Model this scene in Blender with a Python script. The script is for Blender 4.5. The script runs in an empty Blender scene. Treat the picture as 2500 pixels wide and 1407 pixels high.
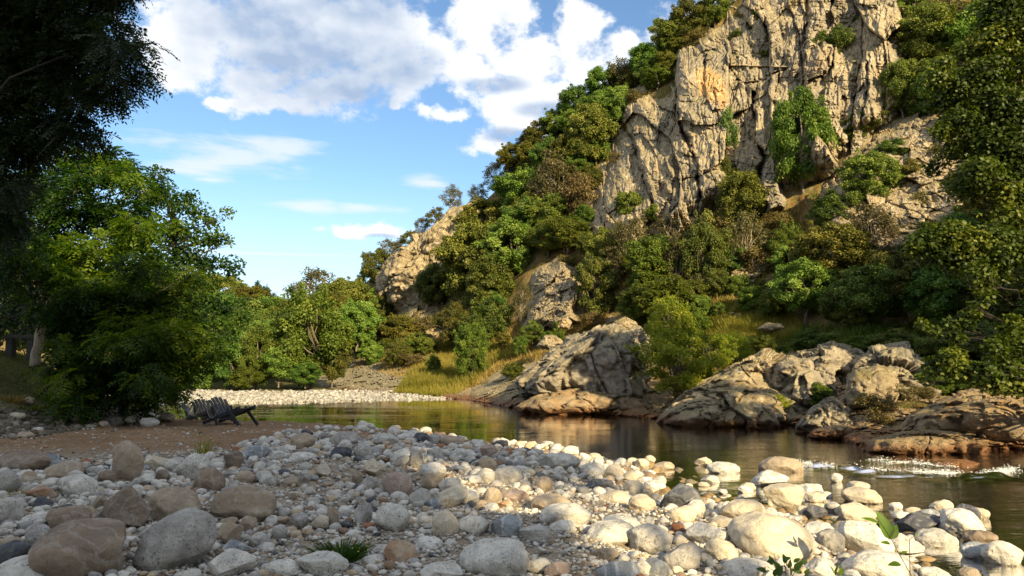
import bpy, bmesh, math, random
import numpy as np
from mathutils import Vector, Matrix, Euler

random.seed(7)
RNG = np.random.default_rng(7)
R = math.radians
SC = bpy.context.scene
COL = SC.collection

# ---------------------------------------------------------------- camera
F_PX, CX0, CY0 = 1819.0, 1250.0, 703.5          # focal length in photo pixels, principal point
EYE = np.array([0.0, 0.0, 2.0])
PITCH = math.atan((880.0 - 703.5) / F_PX)
cam_d = bpy.data.cameras.new('camera')
cam_d.sensor_width = 36.0
cam_d.lens = 36.0 * F_PX / 2500.0
cam_d.clip_start, cam_d.clip_end = 0.1, 3000.0
cam = bpy.data.objects.new('camera', cam_d)
cam.location = EYE
cam.rotation_euler = (R(90) + PITCH, 0, 0)
COL.objects.link(cam)
SC.camera = cam

# ---------------------------------------------------------------- light
SUN_AZ, SUN_EL = R(151), R(24)
SKY_STRENGTH = 0.072
EXPOSURE = 1.15
sun_d = bpy.data.lights.new('sun', 'SUN')
sun_d.energy = 5.0
sun_d.angle = R(0.5)
sun_d.color = (1.0, 0.79, 0.45)
sun = bpy.data.objects.new('sun', sun_d)
TO_SUN = Vector((math.sin(SUN_AZ) * math.cos(SUN_EL), math.cos(SUN_AZ) * math.cos(SUN_EL), math.sin(SUN_EL)))
sun.rotation_euler = TO_SUN.to_track_quat('Z', 'Y').to_euler()
COL.objects.link(sun)

SC.view_settings.view_transform = 'Standard'
SC.view_settings.look = 'None'
SC.view_settings.gamma = 1.0
SC.view_settings.use_curve_mapping = False
SC.view_settings.exposure = EXPOSURE
SC.render.engine = 'CYCLES'
SC.cycles.use_denoising = True
SC.cycles.max_bounces = 8
SC.cycles.diffuse_bounces = 3
SC.cycles.glossy_bounces = 3
SC.cycles.transmission_bounces = 4
SC.cycles.transparent_max_bounces = 8
SC.cycles.caustics_reflective = False
SC.cycles.caustics_refractive = False


def az_el(px, py):
    cx, cy = (px - CX0) / F_PX, (CY0 - py) / F_PX
    d = Vector((cx, math.cos(PITCH) - cy * math.sin(PITCH), math.sin(PITCH) + cy * math.cos(PITCH))).normalized()
    return math.atan2(d.x, d.y), math.asin(d.z)


class NT:
    """small helper to write node trees"""
    def __init__(self, tree):
        self.t = tree
        tree.nodes.clear()

    def n(self, kind, **kw):
        nd = self.t.nodes.new(kind)
        ins = kw.pop('ins', {})
        for k, v in kw.items():
            setattr(nd, k, v)
        for k, v in ins.items():
            self.put(nd.inputs[k], v)
        return nd

    def put(self, sock, v):
        if isinstance(v, bpy.types.NodeSocket):
            self.t.links.new(v, sock)
        elif isinstance(v, bpy.types.Node):
            self.t.links.new(v.outputs[0], sock)
        else:
            if sock.type == 'RGBA' and len(v) == 3:
                v = (*v, 1)
            sock.default_value = v

    def math(self, op, a, b=None, c=None, clamp=False):
        nd = self.t.nodes.new('ShaderNodeMath')
        nd.operation = op
        nd.use_clamp = clamp
        for i, v in enumerate((a, b, c)):
            if v is not None:
                self.put(nd.inputs[i], v)
        return nd.outputs[0]

    def vmath(self, op, a, b=None, out=0):
        nd = self.t.nodes.new('ShaderNodeVectorMath')
        nd.operation = op
        self.put(nd.inputs[0], a)
        if b is not None:
            self.put(nd.inputs[1], b)
        return nd.outputs[out]

    def mix(self, f, a, b, blend='MIX'):
        nd = self.t.nodes.new('ShaderNodeMix')
        nd.data_type = 'RGBA'
        nd.blend_type = blend
        self.put(nd.inputs[0], f)
        self.put(nd.inputs[6], a)
        self.put(nd.inputs[7], b)
        return nd.outputs[2]

    def ramp(self, f, stops, interp='LINEAR'):
        nd = self.t.nodes.new('ShaderNodeValToRGB')
        cr = nd.color_ramp
        cr.interpolation = interp
        while len(cr.elements) < len(stops):
            cr.elements.new(0.5)
        for e, (p, c) in zip(cr.elements, stops):
            e.position = p
            e.color = (*c, 1) if len(c) == 3 else c
        self.put(nd.inputs[0], f)
        return nd.outputs[0]

    def smooth(self, v, lo, hi):
        nd = self.t.nodes.new('ShaderNodeMapRange')
        nd.interpolation_type = 'SMOOTHSTEP'
        self.put(nd.inputs[0], v)
        nd.inputs[1].default_value = lo
        nd.inputs[2].default_value = hi
        return nd.outputs[0]

    def noise(self, vec, scale, detail=4, rough=0.55, dist=0.0, out=0):
        nd = self.t.nodes.new('ShaderNodeTexNoise')
        self.put(nd.inputs['Vector'], vec)
        nd.inputs['Scale'].default_value = scale
        nd.inputs['Detail'].default_value = detail
        nd.inputs['Roughness'].default_value = rough
        nd.inputs['Distortion'].default_value = dist
        return nd.outputs[out]


# ---------------------------------------------------------------- sky with clouds
W = bpy.data.worlds.new('World')
SC.world = W
W.use_nodes = True
T = NT(W.node_tree)
tc = T.n('ShaderNodeTexCoord')
dirv = T.vmath('NORMALIZE', tc.outputs['Generated'])
sx = T.n('ShaderNodeSeparateXYZ', ins={0: dirv})
az = T.math('ARCTAN2', sx.outputs[0], sx.outputs[1])
el = T.math('ARCSINE', sx.outputs[2])
uv = T.n('ShaderNodeCombineXYZ', ins={0: az, 1: el}).outputs[0]
sky = T.n('ShaderNodeTexSky')
sky.sky_type = 'NISHITA'
sky.sun_disc = False
sky.sun_elevation = SUN_EL
sky.sun_rotation = SUN_AZ
sky.air_density = 1.0
sky.dust_density = 0.3
sky.ozone_density = 2.0
skyc = T.mix(1.0, sky.outputs[0], (0.96, 1.10, 1.18), 'MULTIPLY')

# one noise field drives edges and relief, a copy shifted towards the light gives the puffs their modelling
warp = T.vmath('ADD', uv, T.vmath('MULTIPLY', T.vmath('SUBTRACT', T.noise(uv, 11, 6, 0.6, out=1), (0.5, 0.5, 0.5)), (0.11, 0.075, 0)))
nC = T.noise(T.vmath('MULTIPLY', uv, (1, 1.35, 1)), 15, 5, 0.5)
nA = T.noise(T.vmath('MULTIPLY', uv, (1, 1.35, 1)), 15, 10, 0.64)
nB = T.noise(T.vmath('MULTIPLY', T.vmath('ADD', uv, (0.006, 0.011, 0)), (1, 1.35, 1)), 15, 5, 0.5)


def blobs(vec, lst):
    m = None
    for px, py, rx, ry in lst:
        a, e = az_el(px, py)
        d = T.vmath('SUBTRACT', vec, (a, e, 0))
        d = T.vmath('MULTIPLY', d, (F_PX / rx, F_PX / ry, 0))
        v = T.math('SUBTRACT', 1.0, T.vmath('LENGTH', d, out=1))
        m = v if m is None else T.math('SMOOTH_MAX', m, v, 0.15)
    return m


CUMULUS = [(700, 110, 340, 140), (850, 50, 280, 130), (540, 60, 260, 110), (460, 120, 160, 90), (950, 110, 190, 130),
           (800, 220, 160, 65), (680, 250, 115, 40), (1000, 190, 80, 60), (985, 235, 34, 24), (640, 185, 140, 50),
           (1180, 80, 150, 130), (1150, 170, 150, 80), (1290, 150, 150, 100), (1240, 40, 110, 70), (1410, 60, 80, 100),
           (1430, 170, 130, 90), (1545, 110, 62, 55), (1310, 240, 170, 60), (1260, 290, 95, 55), (1350, 330, 110, 50),
           (1090, 270, 60, 28), (1190, 335, 85, 32), (575, 240, 60, 20), 
           (905, 565, 120, 32), (1700, 120, 200, 120)]
den = T.math('ADD', T.math('MULTIPLY', T.math('SUBTRACT', blobs(warp, CUMULUS), 0.07), 1.25), T.math('MULTIPLY', T.math('SUBTRACT', nA, 0.5), 2.7))
# the rest of the sky is unseen; cloud added there to whiten the ambient light
away = T.math('MAXIMUM', T.smooth(T.math('ABSOLUTE', az), 0.75, 1.0), T.smooth(el, 0.50, 0.75))
den_out = T.math('MULTIPLY', T.math('SUBTRACT', T.noise(T.vmath('MULTIPLY', uv, (1, 1.6, 1)), 3.0, 6, 0.6), 0.37), 3.0)
den = T.math('MAXIMUM', den, T.math('SUBTRACT', T.math('MULTIPLY', T.math('ADD', den_out, 1), away), 1))
alpha = T.smooth(den, 0.0, 0.65)
GREY = [(770, 160, 360, 150), (860, 0, 240, 100), (640, 60, 260, 110), (960, 160, 150, 90), (900, 230, 120, 60), (1200, 208, 120, 26), (1340, 268, 120, 28), (930, 580, 60, 14),
        (1230, 330, 80, 26)]
grey = T.smooth(T.math('ADD', blobs(uv, GREY), T.math('MULTIPLY', T.math('SUBTRACT', nC, 0.5), 0.9)), -0.05, 0.7)
relief = T.math('MULTIPLY', T.math('SUBTRACT', nC, nB), 1.5)
lit = T.math('ADD', T.math('SUBTRACT', 1.0, T.math('MULTIPLY', grey, 0.85)), relief, clamp=True)
cloudc = T.mix(lit, (2.7, 3.5, 4.8), (7.0, 7.1, 7.2))
# thin streaks
wv = T.vmath('MULTIPLY', T.vmath('ADD', uv, T.vmath('MULTIPLY', uv, (0, 0, 0))), (1, 4.5, 1))
nW = T.noise(wv, 11, 7, 0.62, 0.4)
WISP = [(560, 375, 220, 60), (690, 358, 130, 40), (470, 410, 120, 40), (1050, 447, 85, 22), (880, 508, 110, 18), (760, 505, 140, 24), (510, 440, 70, 16),
        (420, 195, 80, 20)]
wisp = T.smooth(T.math('ADD', blobs(uv, WISP), T.math('MULTIPLY', T.math('SUBTRACT', nW, 0.5), 2.2)), 0.05, 0.95)
a0, e0 = az_el(540, 616)
a1, e1 = az_el(1000, 626)
cl = T.math('ABSOLUTE', T.math('SUBTRACT', el, T.math('ADD', e0, T.math('MULTIPLY', T.math('SUBTRACT', az, a0), (e1 - e0) / (a1 - a0)))))
trail = T.math('MULTIPLY', T.math('SUBTRACT', 1.0, T.smooth(cl, 0.0006, 0.0030)),
               T.math('MULTIPLY', T.math('SUBTRACT', 1.0, T.smooth(az, a0 + 0.04, a1)), T.smooth(az, a0 - 0.25, a0 - 0.15)))
low = T.math('SUBTRACT', 1.0, T.smooth(el, 0.03, 0.26))
base = T.mix(T.math('MULTIPLY', low, 0.55), skyc, (5.6, 6.3, 6.8))
base = T.mix(T.math('MULTIPLY', trail, 0.45), base, (6.2, 6.4, 6.5))
base = T.mix(T.math('MULTIPLY', wisp, 0.75), base, (6.0, 6.3, 6.5))
base = T.mix(alpha, base, cloudc)
bg = T.n('ShaderNodeBackground', ins={0: base, 1: SKY_STRENGTH})
T.n('ShaderNodeOutputWorld', ins={0: bg})

# ---------------------------------------------------------------- numeric helpers
CP, SP = math.cos(PITCH), math.sin(PITCH)


def P(px, py, Y):
    """world point seen at photo pixel (px, py) at forward distance Y"""
    px, py, Y = np.broadcast_arrays(np.asarray(px, float), np.asarray(py, float), np.asarray(Y, float))
    cx, cy = (px - CX0) / F_PX, (CY0 - py) / F_PX
    dy, dz = CP - cy * SP, SP + cy * CP
    return np.stack([EYE[0] + cx / dy * Y, EYE[1] + Y, EYE[2] + dz / dy * Y], -1)


def pix(p):
    p = np.asarray(p, float) - EYE
    f = p[..., 1] * CP + p[..., 2] * SP
    u = -p[..., 1] * SP + p[..., 2] * CP
    return CX0 + F_PX * p[..., 0] / f, CY0 - F_PX * u / f


def on_plane(px, py, z=0.0):
    d = P(px, py, 1.0) - EYE
    return EYE + d * ((z - EYE[2]) / d[..., 2:3])


def hash3(i, seed):
    i = i.astype(np.int64)
    h = (i[..., 0] * 73856093) ^ (i[..., 1] * 19349663) ^ (i[..., 2] * 83492791) ^ (seed * 2654435761)
    h = (h ^ (h >> 13)) * 1274126177 & 0xFFFFFFFF
    h = (h ^ (h >> 16)) * 2246822519 & 0xFFFFFFFF
    return ((h ^ (h >> 15)) & 0xFFFFFF) / float(0xFFFFFF)


def vnoise(p, seed=0):
    p = np.asarray(p, float)
    i = np.floor(p)
    f = p - i
    f = f * f * f * (f * (f * 6 - 15) + 10)
    out = 0
    for dx in (0, 1):
        wx = f[..., 0] if dx else 1 - f[..., 0]
        for dy in (0, 1):
            wy = f[..., 1] if dy else 1 - f[..., 1]
            for dz in (0, 1):
                wz = f[..., 2] if dz else 1 - f[..., 2]
                out = out + wx * wy * wz * hash3(i + np.array([dx, dy, dz]), seed)
    return out * 2 - 1


def fbm(p, octaves=4, seed=0, gain=0.5, ridged=False):
    p = np.asarray(p, float)
    out, a = 0, 1.0
    for k in range(octaves):
        v = vnoise(p * 2.03 ** k + k * 17.3, seed + k)
        out = out + a * ((1 - 2 * np.abs(v)) if ridged else v)
        a *= gain
    return out


def blocks(p, seed=0, tilt=0.5):
    """faceted relief: every Voronoi cell is a tilted flat with its own height; returns height and distance to the joint"""
    p = np.asarray(p, float)
    i = np.floor(p)
    f1 = np.full(p.shape[:-1], 9.0)
    f2 = f1.copy()
    hgt = np.zeros_like(f1)
    for dx in (-1, 0, 1):
        for dy in (-1, 0, 1):
            for dz in (-1, 0, 1):
                c = i + np.array([dx, dy, dz])
                q = c + np.stack([hash3(c, seed + k) for k in (1, 2, 3)], -1)
                v = p - q
                d = np.sqrt((v ** 2).sum(-1))
                t = np.stack([hash3(c, seed + k) - 0.5 for k in (4, 5, 6)], -1)
                h = (hash3(c, seed + 7) - 0.5) + tilt * 2 * (v * t).sum(-1)
                near = d < f1
                f2 = np.where(near, f1, np.minimum(f2, d))
                hgt = np.where(near, h, hgt)
                f1 = np.where(near, d, f1)
    return hgt, f2 - f1


def inside(poly, x, y):
    poly = np.asarray(poly, float)
    x, y = np.asarray(x, float), np.asarray(y, float)
    c = np.zeros(np.broadcast(x, y).shape, bool)
    n = len(poly)
    for i in range(n):
        (x0, y0), (x1, y1) = poly[i], poly[(i + 1) % n]
        if y0 == y1:
            continue
        c ^= ((y0 > y) != (y1 > y)) & (x < (x1 - x0) * (y - y0) / (y1 - y0) + x0)
    return c


def seg_dist(poly, x, y, closed=True):
    poly = np.asarray(poly, float)
    d = np.full(np.broadcast(x, y).shape, 1e9)
    n = len(poly)
    for i in range(n if closed else n - 1):
        a, b = poly[i], poly[(i + 1) % n]
        ab = b - a
        t = np.clip(((x - a[0]) * ab[0] + (y - a[1]) * ab[1]) / max((ab ** 2).sum(), 1e-9), 0, 1)
        d = np.minimum(d, np.hypot(x - a[0] - t * ab[0], y - a[1] - t * ab[1]))
    return d


def signed(poly, x, y):
    return np.where(inside(poly, x, y), 1, -1) * seg_dist(poly, x, y)


def sstep(v, a, b):
    t = np.clip((v - a) / (b - a), 0, 1)
    return t * t * (3 - 2 * t)


# ---------------------------------------------------------------- mesh and object helpers
def mesh_np(name, V, F, smooth=True, attrs=None, mat=None):
    """mesh from an (n,3) vertex array and an (m,k) face array"""
    V = np.ascontiguousarray(V, np.float32)
    F = np.ascontiguousarray(F, np.int32)
    me = bpy.data.meshes.new(name)
    k = F.shape[1]
    me.vertices.add(len(V))
    me.vertices.foreach_set('co', V.ravel())
    me.loops.add(F.size)
    me.loops.foreach_set('vertex_index', F.ravel())
    me.polygons.add(len(F))
    me.polygons.foreach_set('loop_start', np.arange(0, F.size, k, dtype=np.int32))
    try:
        me.polygons.foreach_set('loop_total', np.full(len(F), k, np.int32))
    except Exception:
        pass
    me.polygons.foreach_set('use_smooth', np.full(len(F), smooth, bool))
    for nm, a in (attrs or {}).items():
        at = me.attributes.new(nm, 'FLOAT', 'POINT')
        at.data.foreach_set('value', np.ascontiguousarray(a, np.float32))
    me.update(calc_edges=True)
    me.validate()
    if mat:
        me.materials.append(mat)
    return me


def grid_faces(nu, nv, wrap=False):
    """quads of an (nu, nv) vertex grid, wrap joins the first axis"""
    a = np.arange(nu * nv).reshape(nu, nv)
    b = np.roll(a, -1, 0) if wrap else a[1:]
    a0 = a if wrap else a[:-1]
    return np.stack([a0[:, :-1], b[:, :-1], b[:, 1:], a0[:, 1:]], -1).reshape(-1, 4)


def put(name, me, parent=None, loc=None):
    o = bpy.data.objects.new(name, me)
    COL.objects.link(o)
    if parent is not None:
        o.parent = parent
    if loc is not None:
        o.location = loc
    return o


def tag(o, label=None, cat=None, group=None, kind=None):
    if label:
        o['label'] = label
    if cat:
        o['category'] = cat
    if group:
        o['group'] = group
    if kind:
        o['kind'] = kind
    return o


def tube(path, radii, n=7):
    """vertices and quads of a tapering tube along a path"""
    path = np.asarray(path, float)
    radii = np.asarray(radii, float)
    tan = np.gradient(path, axis=0)
    tan /= np.linalg.norm(tan, axis=1, keepdims=True) + 1e-9
    ref = np.where(np.abs(tan[:, 2:3]) > 0.9, np.array([[1.0, 0, 0]]), np.array([[0, 0, 1.0]]))
    u = np.cross(tan, ref)
    u /= np.linalg.norm(u, axis=1, keepdims=True) + 1e-9
    w = np.cross(tan, u)
    th = np.linspace(0, 2 * math.pi, n, endpoint=False)
    V = path[:, None] + radii[:, None, None] * (np.cos(th)[None, :, None] * u[:, None] + np.sin(th)[None, :, None] * w[:, None])
    L = len(path)
    a = np.arange(L * n).reshape(L, n)
    b = np.roll(a, -1, 1)
    F = np.stack([a[:-1], b[:-1], b[1:], a[1:]], -1).reshape(-1, 4)
    return V.reshape(-1, 3), F


class Bag:
    """collects vertices, faces and one attribute for a single mesh"""
    def __init__(self):
        self.v, self.f, self.t, self.n = [], [], [], 0

    def add(self, V, F, tint=0.5):
        V = np.asarray(V, float)
        self.v.append(V)
        self.f.append(np.asarray(F) + self.n)
        self.t.append(np.broadcast_to(np.asarray(tint, float), (len(V),)))
        self.n += len(V)

    def mesh(self, name, mat, smooth=True):
        return mesh_np(name, np.concatenate(self.v), np.concatenate(self.f), smooth, {'tint': np.concatenate(self.t)}, mat)


# ---------------------------------------------------------------- materials
def new_mat(name):
    m = bpy.data.materials.new(name)
    m.use_nodes = True
    return m, NT(m.node_tree)


def finish(t, shader, disp=None):
    t.n('ShaderNodeOutputMaterial', ins={0: shader})


def bump(t, h, strength=0.5, dist=0.02):
    return t.n('ShaderNodeBump', ins={'Height': h, 'Strength': strength, 'Distance': dist}).outputs[0]


def leaf_mat(name, dark, mid, tip, trans=0.35, var=0.5):
    m, t = new_mat(name)
    at = t.n('ShaderNodeAttribute', attribute_name='tint').outputs['Fac']
    oi = t.n('ShaderNodeObjectInfo').outputs['Random']
    isl = t.n('ShaderNodeNewGeometry').outputs['Random Per Island']
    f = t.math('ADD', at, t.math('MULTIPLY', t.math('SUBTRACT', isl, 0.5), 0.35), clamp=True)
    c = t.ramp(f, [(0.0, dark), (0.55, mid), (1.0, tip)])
    hsv = t.n('ShaderNodeHueSaturation', ins={'Color': c, 'Hue': t.math('ADD', 0.5, t.math('MULTIPLY', t.math('SUBTRACT', oi, 0.5), 0.05 * var * 2)),
                                              'Value': t.math('ADD', 1 - 0.3 * var, t.math('MULTIPLY', oi, 0.6 * var))}).outputs[0]
    p = t.n('ShaderNodeBsdfPrincipled', ins={'Base Color': hsv, 'Roughness': 0.5, 'Specular IOR Level': 0.25})
    tr = t.n('ShaderNodeBsdfTranslucent', ins={0: t.mix(1.0, hsv, (1.5, 1.6, 0.5), 'MULTIPLY')})
    finish(t, t.n('ShaderNodeMixShader', ins={0: trans, 1: p, 2: tr}).outputs[0])
    return m


def bark_mat(name, a, b, scale=9):
    m, t = new_mat(name)
    co = t.n('ShaderNodeTexCoord').outputs['Object']
    n1 = t.noise(t.vmath('MULTIPLY', co, (1, 1, 0.25)), scale * 3, 5, 0.6)
    c = t.mix(t.smooth(n1, 0.35, 0.65), a, b)
    finish(t, t.n('ShaderNodeBsdfPrincipled', ins={'Base Color': c, 'Roughness': 0.9, 'Normal': bump(t, n1, 0.7, 0.03)}))
    return m


def rock_mat(name, c1, c2, c3, lichen=0.35, moss=0.3, orange=0.15, scale=1.0, bumpd=0.12, stain=None):
    """weathered rock: three stone colours, pale lichen flecks, moss where it lies flat, dark joints"""
    m, t = new_mat(name)
    geo = t.n('ShaderNodeNewGeometry')
    co = geo.outputs['Position']
    n1 = t.noise(co, 0.35 * scale, 6, 0.6)
    n2 = t.noise(co, 1.7 * scale, 8, 0.65)
    n3 = t.noise(co, 7.0 * scale, 6, 0.7)
    c = t.mix(t.smooth(n1, 0.38, 0.62), c1, c2)
    c = t.mix(t.smooth(n2, 0.45, 0.68), c, c3)
    c = t.mix(t.math('MULTIPLY', t.smooth(t.noise(t.vmath('MULTIPLY', co, (1, 1, 0.35)), 0.8 * scale, 5, 0.6), 0.58, 0.72), orange), c, (0.50, 0.26, 0.09))
    if stain is not None:
        # a fresh break that weathered orange: one patch with a place of its own on the face
        dv = t.vmath('MULTIPLY', t.vmath('SUBTRACT', co, tuple(stain[0])), stain[1])
        sm = t.math('ADD', t.vmath('LENGTH', dv, out=1), t.math('MULTIPLY', t.math('SUBTRACT', n2, 0.5), 1.6))
        c = t.mix(t.math('MULTIPLY', t.smooth(sm, 1.0, 0.55), 0.85), c, (0.56, 0.32, 0.12))
    li = t.math('MULTIPLY', t.smooth(t.noise(co, 4.2 * scale, 9, 0.75), 0.53, 0.60), lichen)
    c = t.mix(li, c, (0.56, 0.52, 0.40))
    up = t.n('ShaderNodeSeparateXYZ', ins={0: geo.outputs['Normal']}).outputs[2]
    ms = t.math('MULTIPLY', t.smooth(t.math('ADD', up, t.math('MULTIPLY', t.math('SUBTRACT', n2, 0.5), 1.6)), 0.45, 0.85), moss)
    c = t.mix(ms, c, (0.19, 0.155, 0.035))
    vo = t.n('ShaderNodeTexVoronoi', feature='DISTANCE_TO_EDGE', ins={'Vector': t.vmath('ADD', t.vmath('MULTIPLY', co, (1.0, 1.0, 0.55)), t.vmath('MULTIPLY', t.noise(co, 1.2 * scale, 4, 0.6, out=1), (0.9, 0.9, 0.9))), 'Scale': 1.15 * scale})
    crack = t.math('MULTIPLY', t.math('SUBTRACT', 1.0, t.smooth(vo.outputs[0], 0.0, 0.035)), t.smooth(t.noise(co, 0.6 * scale, 3, 0.6), 0.52, 0.66))
    streak = t.smooth(t.noise(t.vmath('MULTIPLY', co, (1.0, 1.0, 0.12)), 1.6 * scale, 5, 0.65), 0.58, 0.72)
    c = t.mix(t.math('MULTIPLY', streak, 0.62), c, (0.10, 0.085, 0.07))
    c = t.mix(t.math('MULTIPLY', crack, 0.4), c, (0.055, 0.045, 0.03))
    speck = t.smooth(t.noise(co, 15 * scale, 5, 0.8), 0.60, 0.70)
    c = t.mix(t.math('MULTIPLY', speck, 0.5), c, (0.07, 0.06, 0.045))
    # the river has stained the foot of every rock rust brown
    zz = t.math('ADD', t.n('ShaderNodeSeparateXYZ', ins={0: co}).outputs[2], t.math('MULTIPLY', t.math('SUBTRACT', n1, 0.5), 0.5))
    wet = t.smooth(zz, 0.34, 0.06)
    c = t.mix(t.math('MULTIPLY', wet, 0.85), c, (0.15, 0.062, 0.022))
    h = t.math('ADD', t.math('MULTIPLY', n2, 0.5), t.math('ADD', t.math('MULTIPLY', n3, 0.7), t.math('MULTIPLY', crack, -0.25)))
    finish(t, t.n('ShaderNodeBsdfPrincipled', ins={'Base Color': c, 'Roughness': t.math('SUBTRACT', 0.92, t.math('MULTIPLY', wet, 0.45)), 'Specular IOR Level': 0.2, 'Normal': bump(t, h, 1.0, bumpd)}))
    return m


def stone_mat(name, c1, c2, fleck=(0.05, 0.05, 0.05), fleck_amt=0.5, vein=0.2, var=0.3, stain=0.15, stain_c=(0.30, 0.17, 0.07)):
    """water-worn boulder: two tones, dark mineral flecks, pale veins, own tint for every stone"""
    m, t = new_mat(name)
    oi = t.n('ShaderNodeObjectInfo')
    geo = t.n('ShaderNodeNewGeometry')
    off = t.math('MULTIPLY', oi.outputs['Random'], 50.0)
    co = t.vmath('ADD', geo.outputs['Position'], t.n('ShaderNodeCombineXYZ', ins={0: off, 1: off, 2: off}).outputs[0])
    n1 = t.noise(co, 3.0, 6, 0.6, 0.6)
    n2 = t.noise(co, 14, 6, 0.65)
    n3 = t.noise(co, 60, 4, 0.7)
    c = t.mix(t.smooth(n1, 0.4, 0.62), c1, c2)
    c = t.mix(t.math('MULTIPLY', t.smooth(t.noise(co, 1.6, 5, 0.65, 0.8), 0.54, 0.7), stain), c, stain_c)
    rot = t.n('ShaderNodeVectorRotate', rotation_type='EULER_XYZ', ins={0: co}).outputs[0]
    t.put(t.t.nodes[-1].inputs['Rotation'] if 'Rotation' in t.t.nodes[-1].inputs else t.t.nodes[-1].inputs[0], t.n('ShaderNodeCombineXYZ', ins={0: off, 1: t.math('MULTIPLY', off, 1.7)}).outputs[0])
    band = t.n('ShaderNodeTexWave', ins={'Vector': rot, 'Scale': 2.2, 'Distortion': 9.0, 'Detail': 4.0, 'Detail Scale': 1.6}).outputs[1]
    c = t.mix(t.math('MULTIPLY', t.smooth(band, 0.82, 1.0), vein), c, (0.70, 0.69, 0.66))
    c = t.mix(t.math('MULTIPLY', t.smooth(band, 0.25, 0.0), vein * 0.6), c, (0.16, 0.165, 0.17))
    fl = t.math('MULTIPLY', t.smooth(t.math('ADD', t.math('MULTIPLY', n3, 0.7), t.math('MULTIPLY', n2, 0.4)), 0.585, 0.67), fleck_amt)
    c = t.mix(fl, c, fleck)
    c = t.n('ShaderNodeHueSaturation', ins={'Color': c, 'Value': t.math('ADD', 1 - var / 2, t.math('MULTIPLY', oi.outputs['Random'], var))}).outputs[0]
    n4 = t.noise(co, 5.5, 8, 0.7, 1.2)
    c = t.mix(t.math('MULTIPLY', t.smooth(n4, 0.53, 0.62), 0.40), c, t.mix(0.5, c2, (0.20, 0.17, 0.13)))
    c = t.mix(t.math('MULTIPLY', t.smooth(n4, 0.46, 0.38), 0.35), c, t.mix(0.5, c1, (0.62, 0.60, 0.55)))
    h = t.math('ADD', n2, t.math('ADD', t.math('MULTIPLY', n3, 0.45), t.math('MULTIPLY', n4, 1.2)))
    finish(t, t.n('ShaderNodeBsdfPrincipled', ins={'Base Color': c, 'Roughness': 0.8, 'Specular IOR Level': 0.3, 'Normal': bump(t, h, 0.7, 0.03)}))
    return m
# ================================================================ LAND
def W0(lst, z=0.0):
    return [tuple(on_plane(np.array(float(a)), np.array(float(b)), z)[..., :2]) for a, b in lst]


NEAR_SHORE = W0([(400, 1008), (430, 1024), (520, 1031), (620, 1033), (760, 1037), (1000, 1053), (1130, 1078), (1210, 1084), (1300, 1087), (1420, 1108),
                 (1560, 1142), (1610, 1168), (1560, 1196), (1650, 1226), (1770, 1224), (1860, 1240), (1950, 1272), (2080, 1300), (2220, 1318),
                 (2190, 1350), (2260, 1420), (2420, 1600), (2500, 2400)])
LAND_NEAR = NEAR_SHORE + [(2.5, 0.0), (4.0, -60), (-120, -60), (-120, 38), (-40, 33), (-18, 31)]
FAR_SHORE = [(-120, 50), (-45, 42), (-21, 37.0)] + W0([(410, 987), (600, 985.5), (900, 978.5), (1130, 973)])
LAND_FAR = FAR_SHORE + [(6, 60), (60, 200), (-120, 260)]
MOUND = on_plane(np.array(880.0), np.array(1125.0), 0.5)


def ground_h(x, y, detail=True):
    x, y = np.broadcast_arrays(np.asarray(x, float), np.asarray(y, float))
    d = signed(LAND_NEAR, x, y)
    pos = np.maximum(d, 0)
    neg = np.maximum(-d, 0)
    h = 0.50 * (1 - np.exp(-pos / 2.6)) - 0.75 * (1 - np.exp(-neg / 3.2)) - 0.02
    h = h + 0.16 * np.exp(-(((x - MOUND[0]) / 2.6) ** 2 + ((y - MOUND[1]) / 2.0) ** 2)) * sstep(d, 0, 1.5)
    h = h + 0.18 * np.exp(-(((x + 5.0) / 2.2) ** 2 + ((y - 8.0) / 2.4) ** 2))
    s = -10.6 - x - 0.06 * (y - 20)
    h = h + (1.9 * sstep(s, 0, 6.5) + 0.7 * sstep(s, 5, 25) + 2.5 * sstep(s, 25, 90)) * sstep(d, 0.0, 5.0) * sstep(y, 6, 14)
    df = signed(LAND_FAR, x, y)
    pf = np.maximum(df, 0)
    hf = np.minimum(0.022 * pf, 0.35) + 0.03 * np.maximum(pf - 12, 0) + 0.12 * np.maximum(pf - 60, 0) - 0.02
    h = np.where(df > 0, np.maximum(h, hf), np.where(df > -3, np.maximum(h, -0.75 * (1 - np.exp(df / 2.0)) - 0.02), h))
    if detail:
        q = np.stack([x, y, np.zeros_like(x)], -1)
        h = h + 0.028 * fbm(q * 1.3, 4, 3) + 0.028 * fbm(q * 4.0, 2, 9)
    return h


def grounded(px, py, water=True):
    """world point where the sight line through a photo pixel meets the bank (or the water on it)"""
    ys = np.concatenate([np.arange(3.0, 25, 0.04), np.arange(25, 70, 0.15)])
    p = P(px, py, ys)
    h = ground_h(p[:, 0], p[:, 1], False)
    if water:
        h = np.maximum(h, 0.0)
    hit = np.nonzero(p[:, 2] <= h)[0]
    return p[hit[0]] if len(hit) else p[-1]


def axis(parts):
    return np.unique(np.concatenate([np.arange(a, b, s) for a, b, s in parts]).round(4))


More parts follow.
